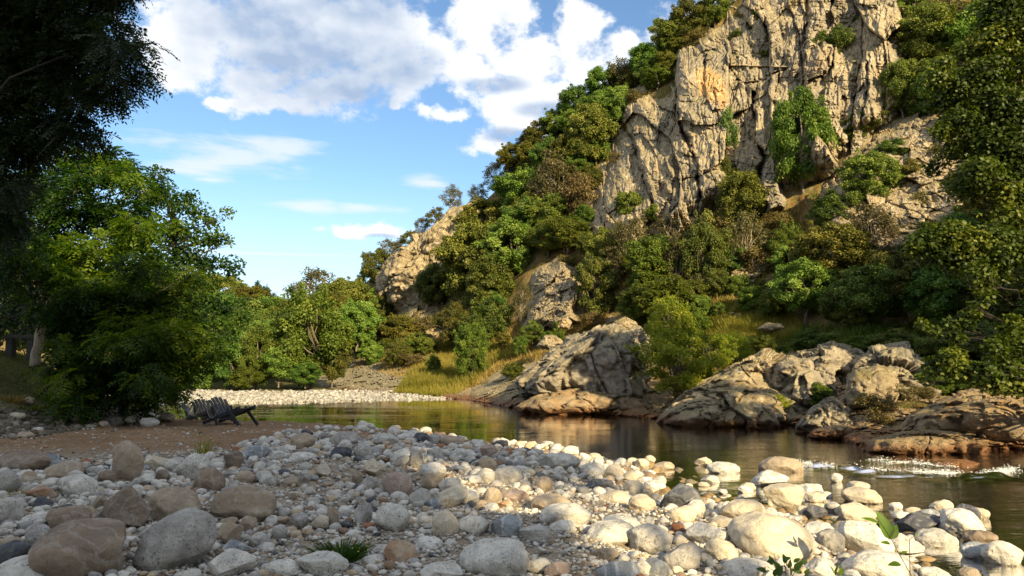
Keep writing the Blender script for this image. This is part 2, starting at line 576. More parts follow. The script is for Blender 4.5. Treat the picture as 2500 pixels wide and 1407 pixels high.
gx = axis([(-260, -40, 10), (-40, -20, 1.0), (-20, 9, 0.14), (9, 30, 0.5), (30, 200.1, 10)])
gy = axis([(-80, -4, 4), (-4, 4, 0.6), (4, 22, 0.13), (22, 45, 0.35), (45, 80, 1.5), (80, 320.1, 12)])
GX, GY = np.meshgrid(gx, gy, indexing='ij')
GH = ground_h(GX, GY)
gpx, gpy = pix(np.stack([GX, np.maximum(GY, 2.0), GH], -1))
dn = signed(LAND_NEAR, GX, GY)
sandy = sstep(dn, 0, 0.8) * (1 - sstep(gpy, 1085, 1125)) * sstep(GX, -11.5, -9.5)
grass = sstep(-10.2 - GX + 0.8 * fbm(np.stack([GX, GY, 0 * GX], -1) * 0.4, 3, 5), 1.5, 4.0) * (GH > 0.5)
grass = np.maximum(grass, (signed(LAND_FAR, GX, GY) > 9) * 1.0)

m, t = new_mat('ground_soil')
co = t.n('ShaderNodeNewGeometry').outputs['Position']
a_s = t.n('ShaderNodeAttribute', attribute_name='sand').outputs['Fac']
a_g = t.n('ShaderNodeAttribute', attribute_name='grass').outputs['Fac']
z = t.n('ShaderNodeSeparateXYZ', ins={0: co}).outputs[2]
n1, n2, n3 = t.noise(co, 0.9, 5, 0.6), t.noise(co, 9, 5, 0.65), t.noise(co, 55, 4, 0.7)
grit = t.mix(t.smooth(n2, 0.4, 0.62), (0.25, 0.195, 0.13), (0.38, 0.32, 0.24))
grit = t.mix(t.math('MULTIPLY', t.smooth(n3, 0.58, 0.66), 0.7), grit, (0.52, 0.49, 0.44))
grit = t.mix(t.math('MULTIPLY', t.smooth(n3, 0.42, 0.34), 0.7), grit, (0.08, 0.07, 0.06))
sand = t.mix(t.smooth(n1, 0.4, 0.65), (0.25, 0.155, 0.085), (0.31, 0.205, 0.12))
sand = t.mix(t.math('MULTIPLY', t.smooth(n2, 0.47, 0.62), 0.65), sand, (0.14, 0.09, 0.055))
lawn = t.mix(t.smooth(n2, 0.4, 0.6), (0.05, 0.065, 0.015), (0.13, 0.11, 0.035))
bed = t.mix(t.smooth(t.noise(co, 4.5, 5, 0.7), 0.42, 0.62), (0.030, 0.022, 0.007), (0.12, 0.08, 0.025))
c = t.mix(a_s, grit, sand)
c = t.mix(a_g, c, lawn)
c = t.mix(t.smooth(z, 0.035, -0.05), c, bed)
h = t.math('ADD', n2, t.math('MULTIPLY', n3, 0.7))
finish(t, t.n('ShaderNodeBsdfPrincipled', ins={'Base Color': c, 'Roughness': 0.95, 'Specular IOR Level': 0.15, 'Normal': bump(t, h, 0.9, 0.035)}))
ground = put('ground', mesh_np('ground', np.stack([GX, GY, GH], -1).reshape(-1, 3), grid_faces(*GX.shape)[:, ::-1] * 1, True,
                               {'sand': sandy.ravel(), 'grass': grass.ravel()}, m))
tag(ground, 'sandy gravel river bank rising to a shaded lawn', kind='structure')

# ---------------------------------------------------------------- river
RIFFLE = W0([(1960, 1138), (2060, 1146), (2180, 1160), (2300, 1168), (2420, 1172), (2520, 1150), (2640, 1140)])
RIFFLE2 = W0([(2130, 1128), (2200, 1134), (2300, 1138)])
wx = axis([(-120, -20, 4), (-20, 3, 0.5), (3, 16, 0.07), (16, 40, 1.0)])
wy = axis([(-6, 5, 1.0), (5, 10, 0.2), (10, 17, 0.06), (17, 30, 0.3), (30, 62, 1.0)])
WX, WY = np.meshgrid(wx, wy, indexing='ij')
q = np.stack([WX, WY, 0 * WX], -1)
rd = seg_dist(RIFFLE, WX, WY, False)
rd2 = seg_dist(RIFFLE2, WX, WY, False)
rough = np.exp(-(rd / 0.45) ** 2) + 0.7 * np.exp(-(rd2 / 0.3) ** 2)
chop = sstep(WX, 3, 9) * sstep(WY, 22, 15)
WZ = 0.006 * chop * fbm(q * np.array([1.2, 3.0, 1]), 3, 31) + rough * (0.05 * fbm(q * np.array([2.2, 4.5, 1]), 4, 33) + 0.035) + 0.02 * np.exp(-(rd / 0.35) ** 2)
m, t = new_mat('river_water')
co = t.n('ShaderNodeNewGeometry').outputs['Position']
sep = t.n('ShaderNodeSeparateXYZ', ins={0: co})
r1 = t.noise(t.vmath('MULTIPLY', co, (0.9, 2.6, 1)), 1.5, 4, 0.55, 0.5)
r2 = t.noise(t.vmath('MULTIPLY', co, (1.0, 2.2, 1)), 7.0, 4, 0.6, 0.3)
patch = t.smooth(t.noise(t.vmath('MULTIPLY', co, (0.25, 1.0, 1)), 0.5, 4, 0.6), 0.42, 0.62)
fast = t.smooth(sep.outputs[0], 1.0, 8.0)
amp = t.math('ADD', t.math('ADD', 0.010, t.math('MULTIPLY', patch, 0.030)), t.math('MULTIPLY', fast, 0.045))
hgt = t.math('MULTIPLY', t.math('ADD', r1, t.math('MULTIPLY', r2, t.math('ADD', 0.15, t.math('MULTIPLY', fast, 0.3)))), amp)
nrm = bump(t, hgt, 1.0, 0.22)
fr = t.n('ShaderNodeFresnel', ins={'IOR': 1.33, 'Normal': nrm}).outputs[0]
tr = t.n('ShaderNodeBsdfTransparent', ins={0: (0.42, 0.34, 0.13)})
gl = t.n('ShaderNodeBsdfGlossy', ins={'Color': (0.95, 0.95, 0.95), 'Roughness': 0.03, 'Normal': nrm})
finish(t, t.n('ShaderNodeMixShader', ins={0: fr, 1: tr, 2: gl}).outputs[0])
river = put('water', mesh_np('water', np.stack([WX, WY, WZ], -1).reshape(-1, 3), grid_faces(*WX.shape)[:, ::-1] * 1, True, None, m))
tag(river, 'clear brown-green river water with a small riffle', kind='structure')

# ---------------------------------------------------------------- the hillside across the river
S_PX = [100, 300, 500, 640, 760, 880, 940, 1000, 1060, 1150, 1200, 1280, 1360, 1440, 1520, 1600, 1680, 1760, 1800, 2000, 2300, 2500, 3000, 3600]
S_PY = [770, 765, 760, 745, 735, 705, 650, 600, 555, 520, 480, 385, 315, 255, 205, 145, 75, 20, -20, -100, -130, -140, -130, -90]
D_PX = [100, 640, 850, 1130, 1270, 1450, 1620, 1960, 2100, 2480, 3000, 3600]
D0 = [66, 52, 45, 39.2, 31.0, 29.0, 26.3, 23.8, 18.0, 17.6, 16, 15]
D1 = [110, 92, 82, 76, 70, 66, 61, 57, 55, 50, 46, 42]
GT = [0, .1, .2, .35, .6, 1]
GG = [0, .15, .33, .50, .68, 1]


def smooth_tab(xs, ys):
    x = np.arange(xs[0], xs[-1] + 1, 10.0)
    y = np.interp(x, xs, ys)
    k = np.hanning(15)
    k /= k.sum()
    return x, np.convolve(np.pad(y, 7, mode='edge'), k, 'valid')


SK, D0T, D1T = smooth_tab(S_PX, S_PY), smooth_tab(D_PX, D0), smooth_tab(D_PX, D1)


def hill_cols(px):
    d0 = np.interp(px, *D0T)
    return np.interp(px, *SK), d0, np.interp(px, *D1T), pix(np.stack([0 * d0, d0, 0 * d0], -1))[1]


def hill_depth(px, py):
    px, py = np.broadcast_arrays(np.asarray(px, float), np.asarray(py, float))
    sk, d0, d1, pw = hill_cols(px)
    tt = np.clip((pw - py) / (pw - sk), 0, 1.15)
    return d0 + (d1 - d0) * np.where(tt <= 1, np.interp(tt, GT, GG), 1 + (tt - 1) * 0.6)


hpx = np.arange(480, 3601, 8.0)
ht = np.concatenate([np.linspace(0, 1, 170), 1 + np.array([0.0, 0.0])])
HP, HT = np.meshgrid(hpx, np.linspace(0, 1, 170), indexing='ij')
sk, d0, d1, pw = hill_cols(HP)
HY = pw + (sk - pw) * HT
HD = hill_depth(HP, HY)
HV = P(HP, HY, HD)
nz = fbm(HV * 0.35, 5, 41) * 0.7 + fbm(HV * 1.4, 3, 43) * 0.18
HV = P(HP, HY, HD + nz * sstep(HT, 0.0, 0.08))
front = HV[:, :1].copy()
front[..., 2] = -1.2
front[..., 1] -= 0.4
back = [HV[:, -1:] + np.array([0.12 * k, 1.0 * k, -0.25 * k]) for k in (3, 10, 30)]
HV = np.concatenate([front, HV] + back, 1)
m, t = new_mat('hill_soil')
geo = t.n('ShaderNodeNewGeometry')
co = geo.outputs['Position']
n1, n2, n3 = t.noise(co, 0.5, 6, 0.65), t.noise(co, 3.0, 6, 0.7), t.noise(co, 14, 4, 0.7)
c = t.mix(t.smooth(n1, 0.42, 0.6), (0.27, 0.20, 0.075), (0.16, 0.15, 0.035))
c = t.mix(t.smooth(n2, 0.5, 0.62), c, (0.24, 0.14, 0.06))
c = t.mix(t.math('MULTIPLY', t.smooth(n2, 0.47, 0.36), 0.8), c, (0.33, 0.28, 0.19))
c = t.mix(t.math('MULTIPLY', t.smooth(n3, 0.5, 0.62), 0.6), c, (0.05, 0.045, 0.018))
h = t.math('ADD', n2, t.math('MULTIPLY', n3, 0.6))
finish(t, t.n('ShaderNodeBsdfPrincipled', ins={'Base Color': c, 'Roughness': 0.95, 'Specular IOR Level': 0.1, 'Normal': bump(t, h, 1.0, 0.25)}))
hill = put('hill', mesh_np('hill', HV.reshape(-1, 3), grid_faces(HV.shape[0], HV.shape[1]), True, None, m))
tag(hill, 'steep dry hillside with grass and scrub above the river', kind='structure')

# the valley side far behind the gravel bar
fpx = np.arange(-1400, 1300, 20.0)
fsk = np.interp(fpx, [-1400, 200, 430, 540, 640, 700, 760, 900, 1300], [640, 660, 690, 712, 735, 745, 745, 735, 690])
rows = []
for k, (tt, dd) in enumerate([(0, 56), (.3, 66), (.6, 78), (1, 96)]):
    rows.append(P(fpx, 935 + (fsk - 935) * tt, dd + 14 * fbm(np.stack([fpx / 300, 0 * fpx + tt, 0 * fpx], -1), 2, 51) * tt))
rows.append(rows[-1] + np.array([0, 60, -8]))
FV = np.stack(rows, 1)
far = put('far_hill', mesh_np('far_hill', FV.reshape(-1, 3), grid_faces(*FV.shape[:2]), True, None, m))
tag(far, 'wooded valley side far behind the gravel bar', kind='structure')

# ---------------------------------------------------------------- rock faces
ROCK_TAN = rock_mat('rock_tan', (0.37, 0.30, 0.195), (0.26, 0.22, 0.16), (0.19, 0.165, 0.13), 0.55, 0.45, 0.30, 0.55, 0.22, (P(1742, 200, 50.5), (1.0, 0.12, 0.38)))
ROCK_CRAG = rock_mat('rock_crag', (0.38, 0.31, 0.205), (0.31, 0.255, 0.17), (0.23, 0.19, 0.13), 0.45, 0.55, 0.3, 0.7, 0.25)
ROCK_GREY = rock_mat('rock_grey', (0.27, 0.235, 0.19), (0.20, 0.18, 0.145), (0.33, 0.29, 0.22), 0.35, 0.35, 0.10, 1.0, 0.12)
ROCK_LOW = rock_mat('rock_low', (0.27, 0.20, 0.13), (0.20, 0.155, 0.105), (0.31, 0.20, 0.11), 0.25, 0.25, 0.55, 1.3, 0.09)
ROCK_LICHEN = rock_mat('rock_lichen', (0.38, 0.31, 0.205), (0.32, 0.26, 0.175), (0.24, 0.195, 0.14), 0.75, 0.35, 0.25, 0.8, 0.22)

CLIFF = [(1425, 570), (1432, 480), (1450, 430), (1470, 380), (1482, 330), (1510, 300), (1512, 240), (1545, 200), (1620, 195), (1636, 150), (1650, 105), (1700, 70),
         (1760, 70), (1785, -10), (1830, -90), (2250, -110), (2260, 60), (2230, 160), (2210, 260), (2130, 330), (2080, 400), (2000, 440), (1930, 470),
         (1870, 470), (1820, 500), (1740, 520), (1700, 570), (1600, 560), (1560, 600), (1480, 600)]
# open joints: (path, width px, how far the block beyond its sunless side stands back)
FISS = [([(1500, 290), (1545, 335), (1558, 400), (1588, 470), (1600, 560)], 13, 1.5),
        ([(1645, 150), (1650, 240), (1660, 310), (1690, 365), (1705, 420), (1715, 480)], 10, 1.5),
        ([(1838, 225), (1842, 300), (1842, 350), (1868, 380), (1852, 440), (1840, 520)], 9, 1.6),
        ([(1780, 20), (1815, 45), (1838, 70)], 11, 1.2),
        ([(1868, 35), (1878, 90), (1880, 150)], 6, 0.9),
        ([(1770, 110), (1780, 160), (1800, 200), (1860, 195), (1930, 165)], 6, 0.7),
        ([(1975, 0), (1965, 70), (1962, 160), (1970, 260)], 9, 1.0),
        ([(2030, 0), (2040, 90), (2025, 190)], 6, 0.8),
        ([(1590, 250), (1640, 275), (1655, 300)], 6, 0.5),
        ([(1690, 100), (1700, 140), (1745, 120)], 5, 0.5),
        ([(1740, 215), (1760, 300), (1755, 400)], 4, 0.4),
        ([(1620, 420), (1665, 440), (1700, 425)], 4, 0.3),
        ([(2110, 120), (2120, 210), (2100, 300)], 6, 0.6),
        ([(1530, 215), (1525, 260), (1548, 330)], 6, 0.8)]


def cracks(w, scale, aniso, seed, width=0.05):
    """thin wandering joints: 1 on the line, 0 off it"""
    n = fbm(w * scale * np.asarray(aniso), 3, seed, 0.55)
    k = sstep(vnoise(w * scale * 0.6, seed + 50), -0.35, 0.25)
    return np.exp(-(n / width) ** 2) * k


cu, cv = np.meshgrid(np.arange(1405, 2281, 1.9), np.arange(-112, 612, 1.9), indexing='ij')
jx = fbm(np.stack([cu / 40, cv / 40, 0 * cu], -1), 4, 61)
ins = signed(CLIFF, cu + 9 * jx, cv + 9 * np.roll(jx, 37, 0))
base = hill_depth(cu, cv)
w0 = P(cu, cv, 52.0)
bulge = 2.6 * sstep(ins, -12, 70) - 1.6 * sstep(-ins, -4, 22)
# big leaning slabs, then blocks, then chips
q1 = (w0 + 0.3 * np.stack([fbm(w0 * 0.3, 3, 63), fbm(w0 * 0.3, 3, 64), fbm(w0 * 0.3, 3, 65)], -1))
s1, e1_ = blocks(q1 * np.array([0.26, 0.2, 0.115]), 71, 0.75)
s2, e2_ = blocks(q1 * np.array([0.75, 0.5, 0.33]) + 5, 72, 0.7)
s3, e3_ = blocks(w0 * np.array([2.0, 1.3, 1.15]) + 0.4 * jx[..., None], 73, 0.7)
rel = 1.7 * s1 + 0.62 * s2 + 0.15 * s3 + 0.05 * fbm(w0 * 1.6, 4, 75, 0.6, True) + 0.04 * fbm(w0 * 7, 3, 77)
rel -= 0.22 * (1 - sstep(e1_, 0, 0.04)) + 0.08 * (1 - sstep(e2_, 0, 0.05))
rel -= 0.26 * cracks(w0, 0.55, (1.2, 1.0, 0.22), 181, 0.045) + 0.16 * cracks(w0, 1.2, (1.1, 1.0, 0.4), 187, 0.06) + 0.17 * cracks(w0, 0.6, (0.5, 0.6, 1.1), 191, 0.04)
plate = fbm(q1 * np.array([0.55, 0.45, 0.24]) + 3, 4, 83, 0.55) * 4.5
fl = np.floor(plate)
rel += 0.30 * (fl + sstep(plate - fl, 0.82, 1.0)) / 1.5
jit = 5 * fbm(np.stack([cu / 26, cv / 26, 0 * cu], -1), 4, 85, 0.6)
thin = 0.30 + 0.95 * np.abs(vnoise(np.stack([cu / 60, cv / 34, 0 * cu], -1), 87))
for path, wd, step in FISS:
    path = np.asarray(path, float)
    d = seg_dist(path, cu + jit, cv + np.roll(jit, 50, 1), False)
    ya, yb = path[:, 1].min(), path[:, 1].max()
    order = np.argsort(path[:, 1])
    xs = np.interp(cv, path[order, 1], path[order, 0])
    rel -= step * 1.3 * thin * np.exp(-(d / (wd * 0.62 * thin)) ** 2)
    side = sstep(cu + jit - xs, -wd * 0.5, wd * 0.5) * np.exp(-(np.maximum(cu - xs, 0) / 75.0) ** 2) * sstep(cv, ya - 20, ya + 30) * (1 - sstep(cv, yb - 20, yb + 30))
    rel += step * 0.6 * side
CV = P(cu, cv, base - bulge - rel * sstep(ins, -14, 30))
cf = grid_faces(*cu.shape)[:, ::-1] * 1
cf = cf[(ins.ravel()[cf] > -30).all(1)]
cliff = put('cliff', mesh_np('cliff', CV.reshape(-1, 3), cf, False, None, ROCK_TAN))
tag(cliff, 'tall sunlit tan rock cliff split by dark open joints', kind='structure')


def face(name, poly, bulge, edge, amp, cell, mat, label, cat='rock', seed=1, step=2.4, kind=None, up=0.6):
    """rock that grows out of the hillside inside an outline: joints, flats and thin cracks, no free back"""
    poly = np.asarray(poly, float)
    lo, hi = poly.min(0) - 34, poly.max(0) + 34
    u, v = np.meshgrid(np.arange(lo[0], hi[0], step), np.arange(lo[1], hi[1], step), indexing='ij')
    j1 = fbm(np.stack([u / 45, v / 45, 0 * u], -1), 4, seed)
    j2 = fbm(np.stack([u / 45, v / 45, 0 * u + 7], -1), 4, seed)
    ins_ = signed(poly, u + 11 * j1, v + 11 * j2)
    bs = hill_depth(u, v)
    w = P(u, v, bs)
    qq = w + cell * 0.3 * np.stack([fbm(w / cell * 0.6, 3, seed + k) for k in (3, 4, 5)], -1)
    s1, e1 = blocks(qq / cell * np.array([1, 0.8, up]), seed, 0.8)
    s2, e2 = blocks(qq / cell * 2.7 + 9, seed + 20, 0.8)
    d = amp * s1 + 0.42 * amp * s2 - 0.25 * amp * (1 - sstep(e1, 0, 0.06)) + 0.10 * amp * fbm(w / cell * 4, 4, seed + 9, 0.6, True) + 0.08 * amp * fbm(w / cell * 12, 2, seed + 11)
    d = d - 0.40 * amp * cracks(w / cell, 0.8, (1.2, 1.0, 0.35), seed + 31, 0.05) - 0.3 * amp * cracks(w / cell, 0.9, (0.6, 0.8, 1.2), seed + 37, 0.05)
    V = P(u, v, bs - bulge * sstep(ins_, -8, edge) + 1.3 * sstep(-ins_, -3, 16) - d * sstep(ins_, -10, 22))
    fc = grid_faces(*u.shape)[:, ::-1] * 1
    fc = fc[(ins_.ravel()[fc] > -24).all(1)]
    loc = P(*poly.mean(0), float(hill_depth(*poly.mean(0))))
    used = np.unique(fc)
    remap = np.full(V.size // 3, -1)
    remap[used] = np.arange(len(used))
    ob = put(name, mesh_np(name, V.reshape(-1, 3)[used] - loc, remap[fc], False, None, mat), None, loc)
    return tag(ob, label, None if kind else cat, None, kind)


def outcrop(name, outline, Y, thick, mat, label, cat='rock', nu=150, nv=84, cell=0.9, amp=0.35, rough=0.12, sq=0.62, seed=1, kind=None, lean=0.0):
    """solid rock whose front shows the given outline; thick is its half depth in metres; stands at forward distance Y"""
    o = np.asarray(outline, float)
    c = np.array([(o[:, 0].min() + o[:, 0].max()) / 2, (o[:, 1].min() + o[:, 1].max()) / 2])
    c = 0.5 * c + 0.5 * o.mean(0)
    if Y is None:
        Y = float(hill_depth(c[0], c[1])) - 0.25 * thick
    ang = np.arctan2(o[:, 1] - c[1], o[:, 0] - c[0])
    rad = np.hypot(o[:, 0] - c[0], o[:, 1] - c[1])
    s = np.argsort(ang)
    ang, rad = ang[s], rad[s]
    th = np.linspace(-math.pi, math.pi, nu, endpoint=False)
    aa = np.concatenate([ang - 2 * math.pi, ang, ang + 2 * math.pi])
    # straight edges between outline corners
    pts = np.stack([np.concatenate([rad] * 3) * np.cos(aa), np.concatenate([rad] * 3) * np.sin(aa)], -1)
    rr = np.empty(nu)
    for i, tt in enumerate(th):
        j = np.searchsorted(aa, tt) - 1
        p, e = pts[j], pts[j + 1] - pts[j]
        dx, dy = math.cos(tt), math.sin(tt)
        den = dx * e[1] - dy * e[0]
        rr[i] = (p[0] * e[1] - p[1] * e[0]) / den if abs(den) > 1e-6 else np.hypot(*p)
    N = nv
    sides = []
    for sgn in (1, -1):
        A_, B_ = np.meshgrid(np.linspace(-1, 1, N), np.linspace(-1, 1, N), indexing='ij')
        r = np.maximum(np.abs(A_), np.abs(B_))
        aa_ = np.where(np.abs(A_) >= np.abs(B_), np.where(A_ >= 0, math.pi / 4 * B_ / np.where(A_ == 0, 1, A_), math.pi + math.pi / 4 * B_ / np.where(A_ == 0, 1, A_)),
                       np.where(B_ >= 0, math.pi / 2 - math.pi / 4 * A_ / np.where(B_ == 0, 1, B_), 1.5 * math.pi - math.pi / 4 * A_ / np.where(B_ == 0, 1, B_)))
        aa_ = (aa_ + math.pi) % (2 * math.pi) - math.pi
        f = np.sin(math.pi / 2 * r)
        g = sgn * np.sqrt(np.maximum(1 - f ** 3, 0))
        R_ = np.interp(aa_, np.append(th, math.pi), np.append(rr, rr[0]))
        px, py = c[0] + R_ * f * np.cos(aa_), c[1] + R_ * f * np.sin(aa_)
        V = P(px, py, Y - thick * g + lean * (c[1] - py) / 100.0)
        ctr = P(c[0], c[1], Y + thick * 0.4)
        n = V - ctr
        n /= np.linalg.norm(n, axis=-1, keepdims=True) + 1e-6
        qq = V + cell * 0.3 * np.stack([fbm(V / cell * 0.6, 3, seed + k) for k in (3, 4, 5)], -1)
        s1, e1 = blocks(qq / cell * np.array([1, 1, 0.75]), seed, 0.8)
        s2, e2 = blocks(qq / cell * 2.7 + 9, seed + 20, 0.8)
        d = amp * s1 + amp * 0.42 * s2 - 0.3 * amp * (1 - sstep(e1, 0, 0.07)) + rough * fbm(V / cell * 3.5, 4, seed + 9, 0.6, True) * 0.22 + rough * 0.3 * fbm(V / cell * 11, 2, seed + 11)
        d = d - 0.34 * amp * cracks(V / cell, 0.9, (0.7, 0.8, 1.2), seed + 31, 0.06) - 0.30 * amp * cracks(V / cell, 1.1, (1.3, 1.0, 0.4), seed + 37, 0.05)
        V = V + n * (d * (0.45 + 0.55 * np.abs(g)))[..., None]
        fc = grid_faces(N, N) + len(sides) * N * N
        sides.append((V.reshape(-1, 3), fc if sgn > 0 else fc[:, ::-1]))
    V = np.concatenate([s_[0] for s_ in sides])
    FC = np.concatenate([s_[1] for s_ in sides])
    loc = P(c[0], o[:, 1].max(), Y)
    ob = put(name, mesh_np(name, V - loc, FC, True, None, mat), None, loc)
    return tag(ob, label, cat if kind != 'structure' else None, None, kind)


outcrop('crag', [(925, 690), (940, 650), (985, 610), (1040, 570), (1090, 522), (1150, 505), (1200, 525), (1175, 590), (1130, 660), (1090, 720), (1075, 790), (1020, 830), (985, 780), (945, 740)],
        70, 5.0, ROCK_CRAG, 'pale tan rock crag high on the ridge above the far gravel bar', 'crag', 220, 130, 2.2, 1.3, 0.4, seed=101)
outcrop('rock_outcrop', [(1330, 990), (1280, 965), (1262, 930), (1330, 885), (1385, 845), (1440, 812), (1495, 795), (1545, 800), (1578, 840), (1592, 890), (1605, 940), (1640, 1000), (1600, 1035), (1450, 1040), (1350, 1030)],
        32.5, 4.2, ROCK_GREY, 'large rounded grey rock outcrop rising straight from the river', 'rock', 240, 130, 1.7, 0.75, 0.22, seed=131)
outcrop('rock_ledge', [(1255, 995), (1300, 972), (1360, 955), (1430, 945), (1500, 960), (1570, 975), (1625, 1000), (1600, 1020), (1500, 1022), (1400, 1022), (1300, 1015)],
        29.4, 1.8, ROCK_LOW, 'smooth low grey ledge along the waterline under the large outcrop', 'rock', 150, 80, 0.9, 0.4, 0.1, seed=135)
outcrop('rock_boulder', [(1488, 806), (1500, 786), (1525, 775), (1555, 785), (1562, 806), (1530, 815)], 32.6, 0.7, ROCK_CRAG,
        'small tan block of rock on top of the large grey outcrop', 'rock', 70, 40, 0.5, 0.15, 0.06, seed=137)
outcrop('rock_boulder', [(2066, 960), (2068, 925), (2085, 906), (2140, 892), (2185, 905), (2196, 950), (2180, 990), (2120, 1000), (2075, 995)],
        21.6, 0.9, ROCK_CRAG, 'square tan boulder half in tree shadow above the far shore', 'rock', 110, 60, 0.9, 0.22, 0.08, seed=159)
outcrop('rock_boulder', [(1942, 1045), (1975, 1005), (2010, 975), (2035, 966), (2070, 1000), (2105, 1040), (2090, 1062), (2000, 1062)],
        21.0, 0.9, ROCK_GREY, 'pointed grey boulder standing at the water between the two ledges', 'rock', 110, 60, 0.8, 0.28, 0.08, seed=161)
outcrop('rock_ledge', [(1968, 1066), (1990, 1048), (2040, 1036), (2090, 1042), (2112, 1060), (2090, 1076), (2010, 1078)],
        19.8, 0.8, ROCK_LOW, 'low brown rock lapped by water at the foot of the pointed boulder', 'rock', 90, 50, 0.6, 0.15, 0.06, seed=163)
outcrop('rock_ledge', [(2090, 1105), (2110, 1075), (2180, 1060), (2270, 1050), (2370, 1058), (2440, 1085), (2420, 1118), (2300, 1130), (2180, 1128)],
        17.6, 1.7, ROCK_LOW, 'flat tan layered ledge reaching into the river above the riffle', 'rock', 180, 80, 0.9, 0.28, 0.10, seed=165)
outcrop('rock_ledge', [(2180, 1060), (2215, 1015), (2290, 985), (2380, 965), (2480, 960), (2600, 960), (2640, 1060), (2600, 1110), (2450, 1100), (2300, 1075)],
        19.2, 2.2, ROCK_LOW, 'shaded reddish rock shelf under the leafy branches at the far shore', 'rock', 200, 90, 0.9, 0.42, 0.14, seed=167)
outcrop('rock_boulder', [(2255, 1145), (2280, 1128), (2340, 1122), (2400, 1130), (2415, 1150), (2340, 1165), (2280, 1160)],
        14.9, 0.6, ROCK_LOW, 'wet red-brown rock just breaking the surface in the riffle', 'rock', 90, 50, 0.5, 0.08, 0.04, seed=169)
outcrop('rock', [(1845, 803), (1870, 790), (1905, 790), (1915, 802), (1880, 812)], 33.5, 0.6, ROCK_CRAG,
        'small pale flat rock lying in the grassy clearing', 'rock', 60, 36, 0.5, 0.12, 0.05, seed=179)
outcrop('rock', [(1362, 800), (1368, 782), (1385, 775), (1395, 790), (1388, 805)], 39.0, 0.5, ROCK_LICHEN,
        'small white lichen rock at the foot of the mossy pinnacle', 'rock', 60, 36, 0.4, 0.15, 0.05, seed=181)
outcrop('rock', [(1310, 845), (1330, 822), (1360, 818), (1375, 838), (1350, 858)], 37.0, 0.7, ROCK_LICHEN,
        'pale broken rock on the grass slope below the pinnacle', 'rock', 60, 36, 0.5, 0.2, 0.08, seed=183)
face('rock_pinnacle', [(1280, 800), (1288, 730), (1300, 690), (1322, 650), (1350, 624), (1385, 622), (1408, 645), (1422, 690), (1416, 740), (1425, 790), (1350, 815)], 3.6, 34, 0.75, 1.2, ROCK_LICHEN,
     'mossy lichen covered rock pinnacle standing among the oaks', 'rock', 121, 1.7, up=0.45)
face('rock_buttress', [(1985, 560), (2000, 450), (2060, 390), (2100, 340), (2180, 300), (2255, 262), (2350, 265), (2420, 330), (2400, 520), (2330, 620), (2200, 660), (2090, 640), (2000, 590)],
     1.8, 60, 0.62, 1.6, ROCK_LICHEN, 'lower lichen speckled rock buttress below the cliff and above the dark thicket', 'crag', 171, 2.2, up=0.5)
face('rock_slope', [(1125, 985), (1150, 950), (1190, 920), (1250, 885), (1330, 862), (1390, 850), (1400, 940), (1330, 1000), (1200, 1000)], 0.9, 40, 0.5, 1.1, ROCK_LICHEN,
     'sloping lichen flecked rock tail running down beside the large outcrop', 'rock', 141, 1.8)
face('rock_slab', [(640, 975), (700, 935), (780, 908), (860, 886), (930, 872), (1000, 865), (1060, 850), (1090, 870), (1060, 925), (985, 960), (960, 985), (800, 985)], 0.9, 30, 0.75, 1.0, ROCK_GREY,
     'broad grey bare rock slab sloping down behind the far gravel bar', 'rock', 145, 1.8)
face('crag', [(1845, 480), (1850, 420), (1870, 392), (1905, 400), (1920, 450), (1905, 510), (1870, 530)], 2.4, 14, 0.5, 1.0, ROCK_GREY,
     'dark grey overhanging block in shadow left of the bright cliff tree', 'crag', 173, 1.6)
face('rock_step', [(1755, 765), (1775, 725), (1815, 705), (1860, 715), (1880, 760), (1840, 792), (1785, 792)], 0.8, 20, 0.45, 0.8, ROCK_LICHEN,
     'small grass topped rock step in the clearing below the brown gully', 'rock', 175, 1.6)
face('rock_wall', [(1770, 700), (1785, 650), (1830, 625), (1890, 620), (1905, 665), (1880, 705), (1810, 710)], 1.0, 20, 0.8, 1.0, ROCK_CRAG,
     'dark cracked rock wall in the brown gully under the cliff', 'rock', 177, 1.6)
face('crag', [(990, 740), (1060, 730), (1085, 800), (1040, 860), (985, 840), (970, 780)], 1.5, 26, 0.9, 1.6, ROCK_CRAG,
     'low broken tan crag in the scrub under the ridge crag', 'crag', 111, 1.6)
face('crag', [(860, 790), (876, 745), (893, 770), (892, 830), (872, 850), (855, 835)], 1.6, 14, 0.6, 1.2, ROCK_CRAG,
     'narrow pale rock fin between the trees beside the far bank', 'crag', 113, 1.4)
face('bedrock', [(1110, 975), (1200, 955), (1290, 935), (1420, 915), (1560, 925), (1640, 935), (1700, 925), (1760, 893), (1850, 868), (1960, 862), (2080, 875), (2200, 905), (2300, 945), (2450, 950), (2660, 940),
     (2660, 1125), (2400, 1140), (2250, 1135), (2100, 1118), (1990, 1080), (1800, 1062), (1640, 1056), (1300, 1030), (1110, 995)], 0.8, 45, 0.55, 1.3, ROCK_LOW,
     'continuous low bedrock shore across the river under the outcrops', seed=195, step=2.2, kind='structure')
face('rock_patch', [(1440, 800), (1480, 780), (1560, 775), (1590, 810), (1570, 850), (1460, 850)], 0.6, 25, 0.4, 0.9, ROCK_LICHEN,
     'lichen covered bare rock right behind the top of the large outcrop', 'rock', 201, 1.7)
face('rock_patch', [(1060, 985), (1075, 950), (1130, 925), (1150, 960), (1125, 990)], 0.4, 18, 0.3, 0.8, ROCK_LOW, 'low rock tip where the grass slope meets the water', 'rock', 203, 1.6)
face('rock_patch', [(1590, 520), (1660, 500), (1740, 510), (1750, 570), (1680, 600), (1600, 590)], 0.8, 25, 0.6, 1.2, ROCK_TAN, 'broken tan rock at the foot of the central cliff slab', 'rock', 205, 1.8)
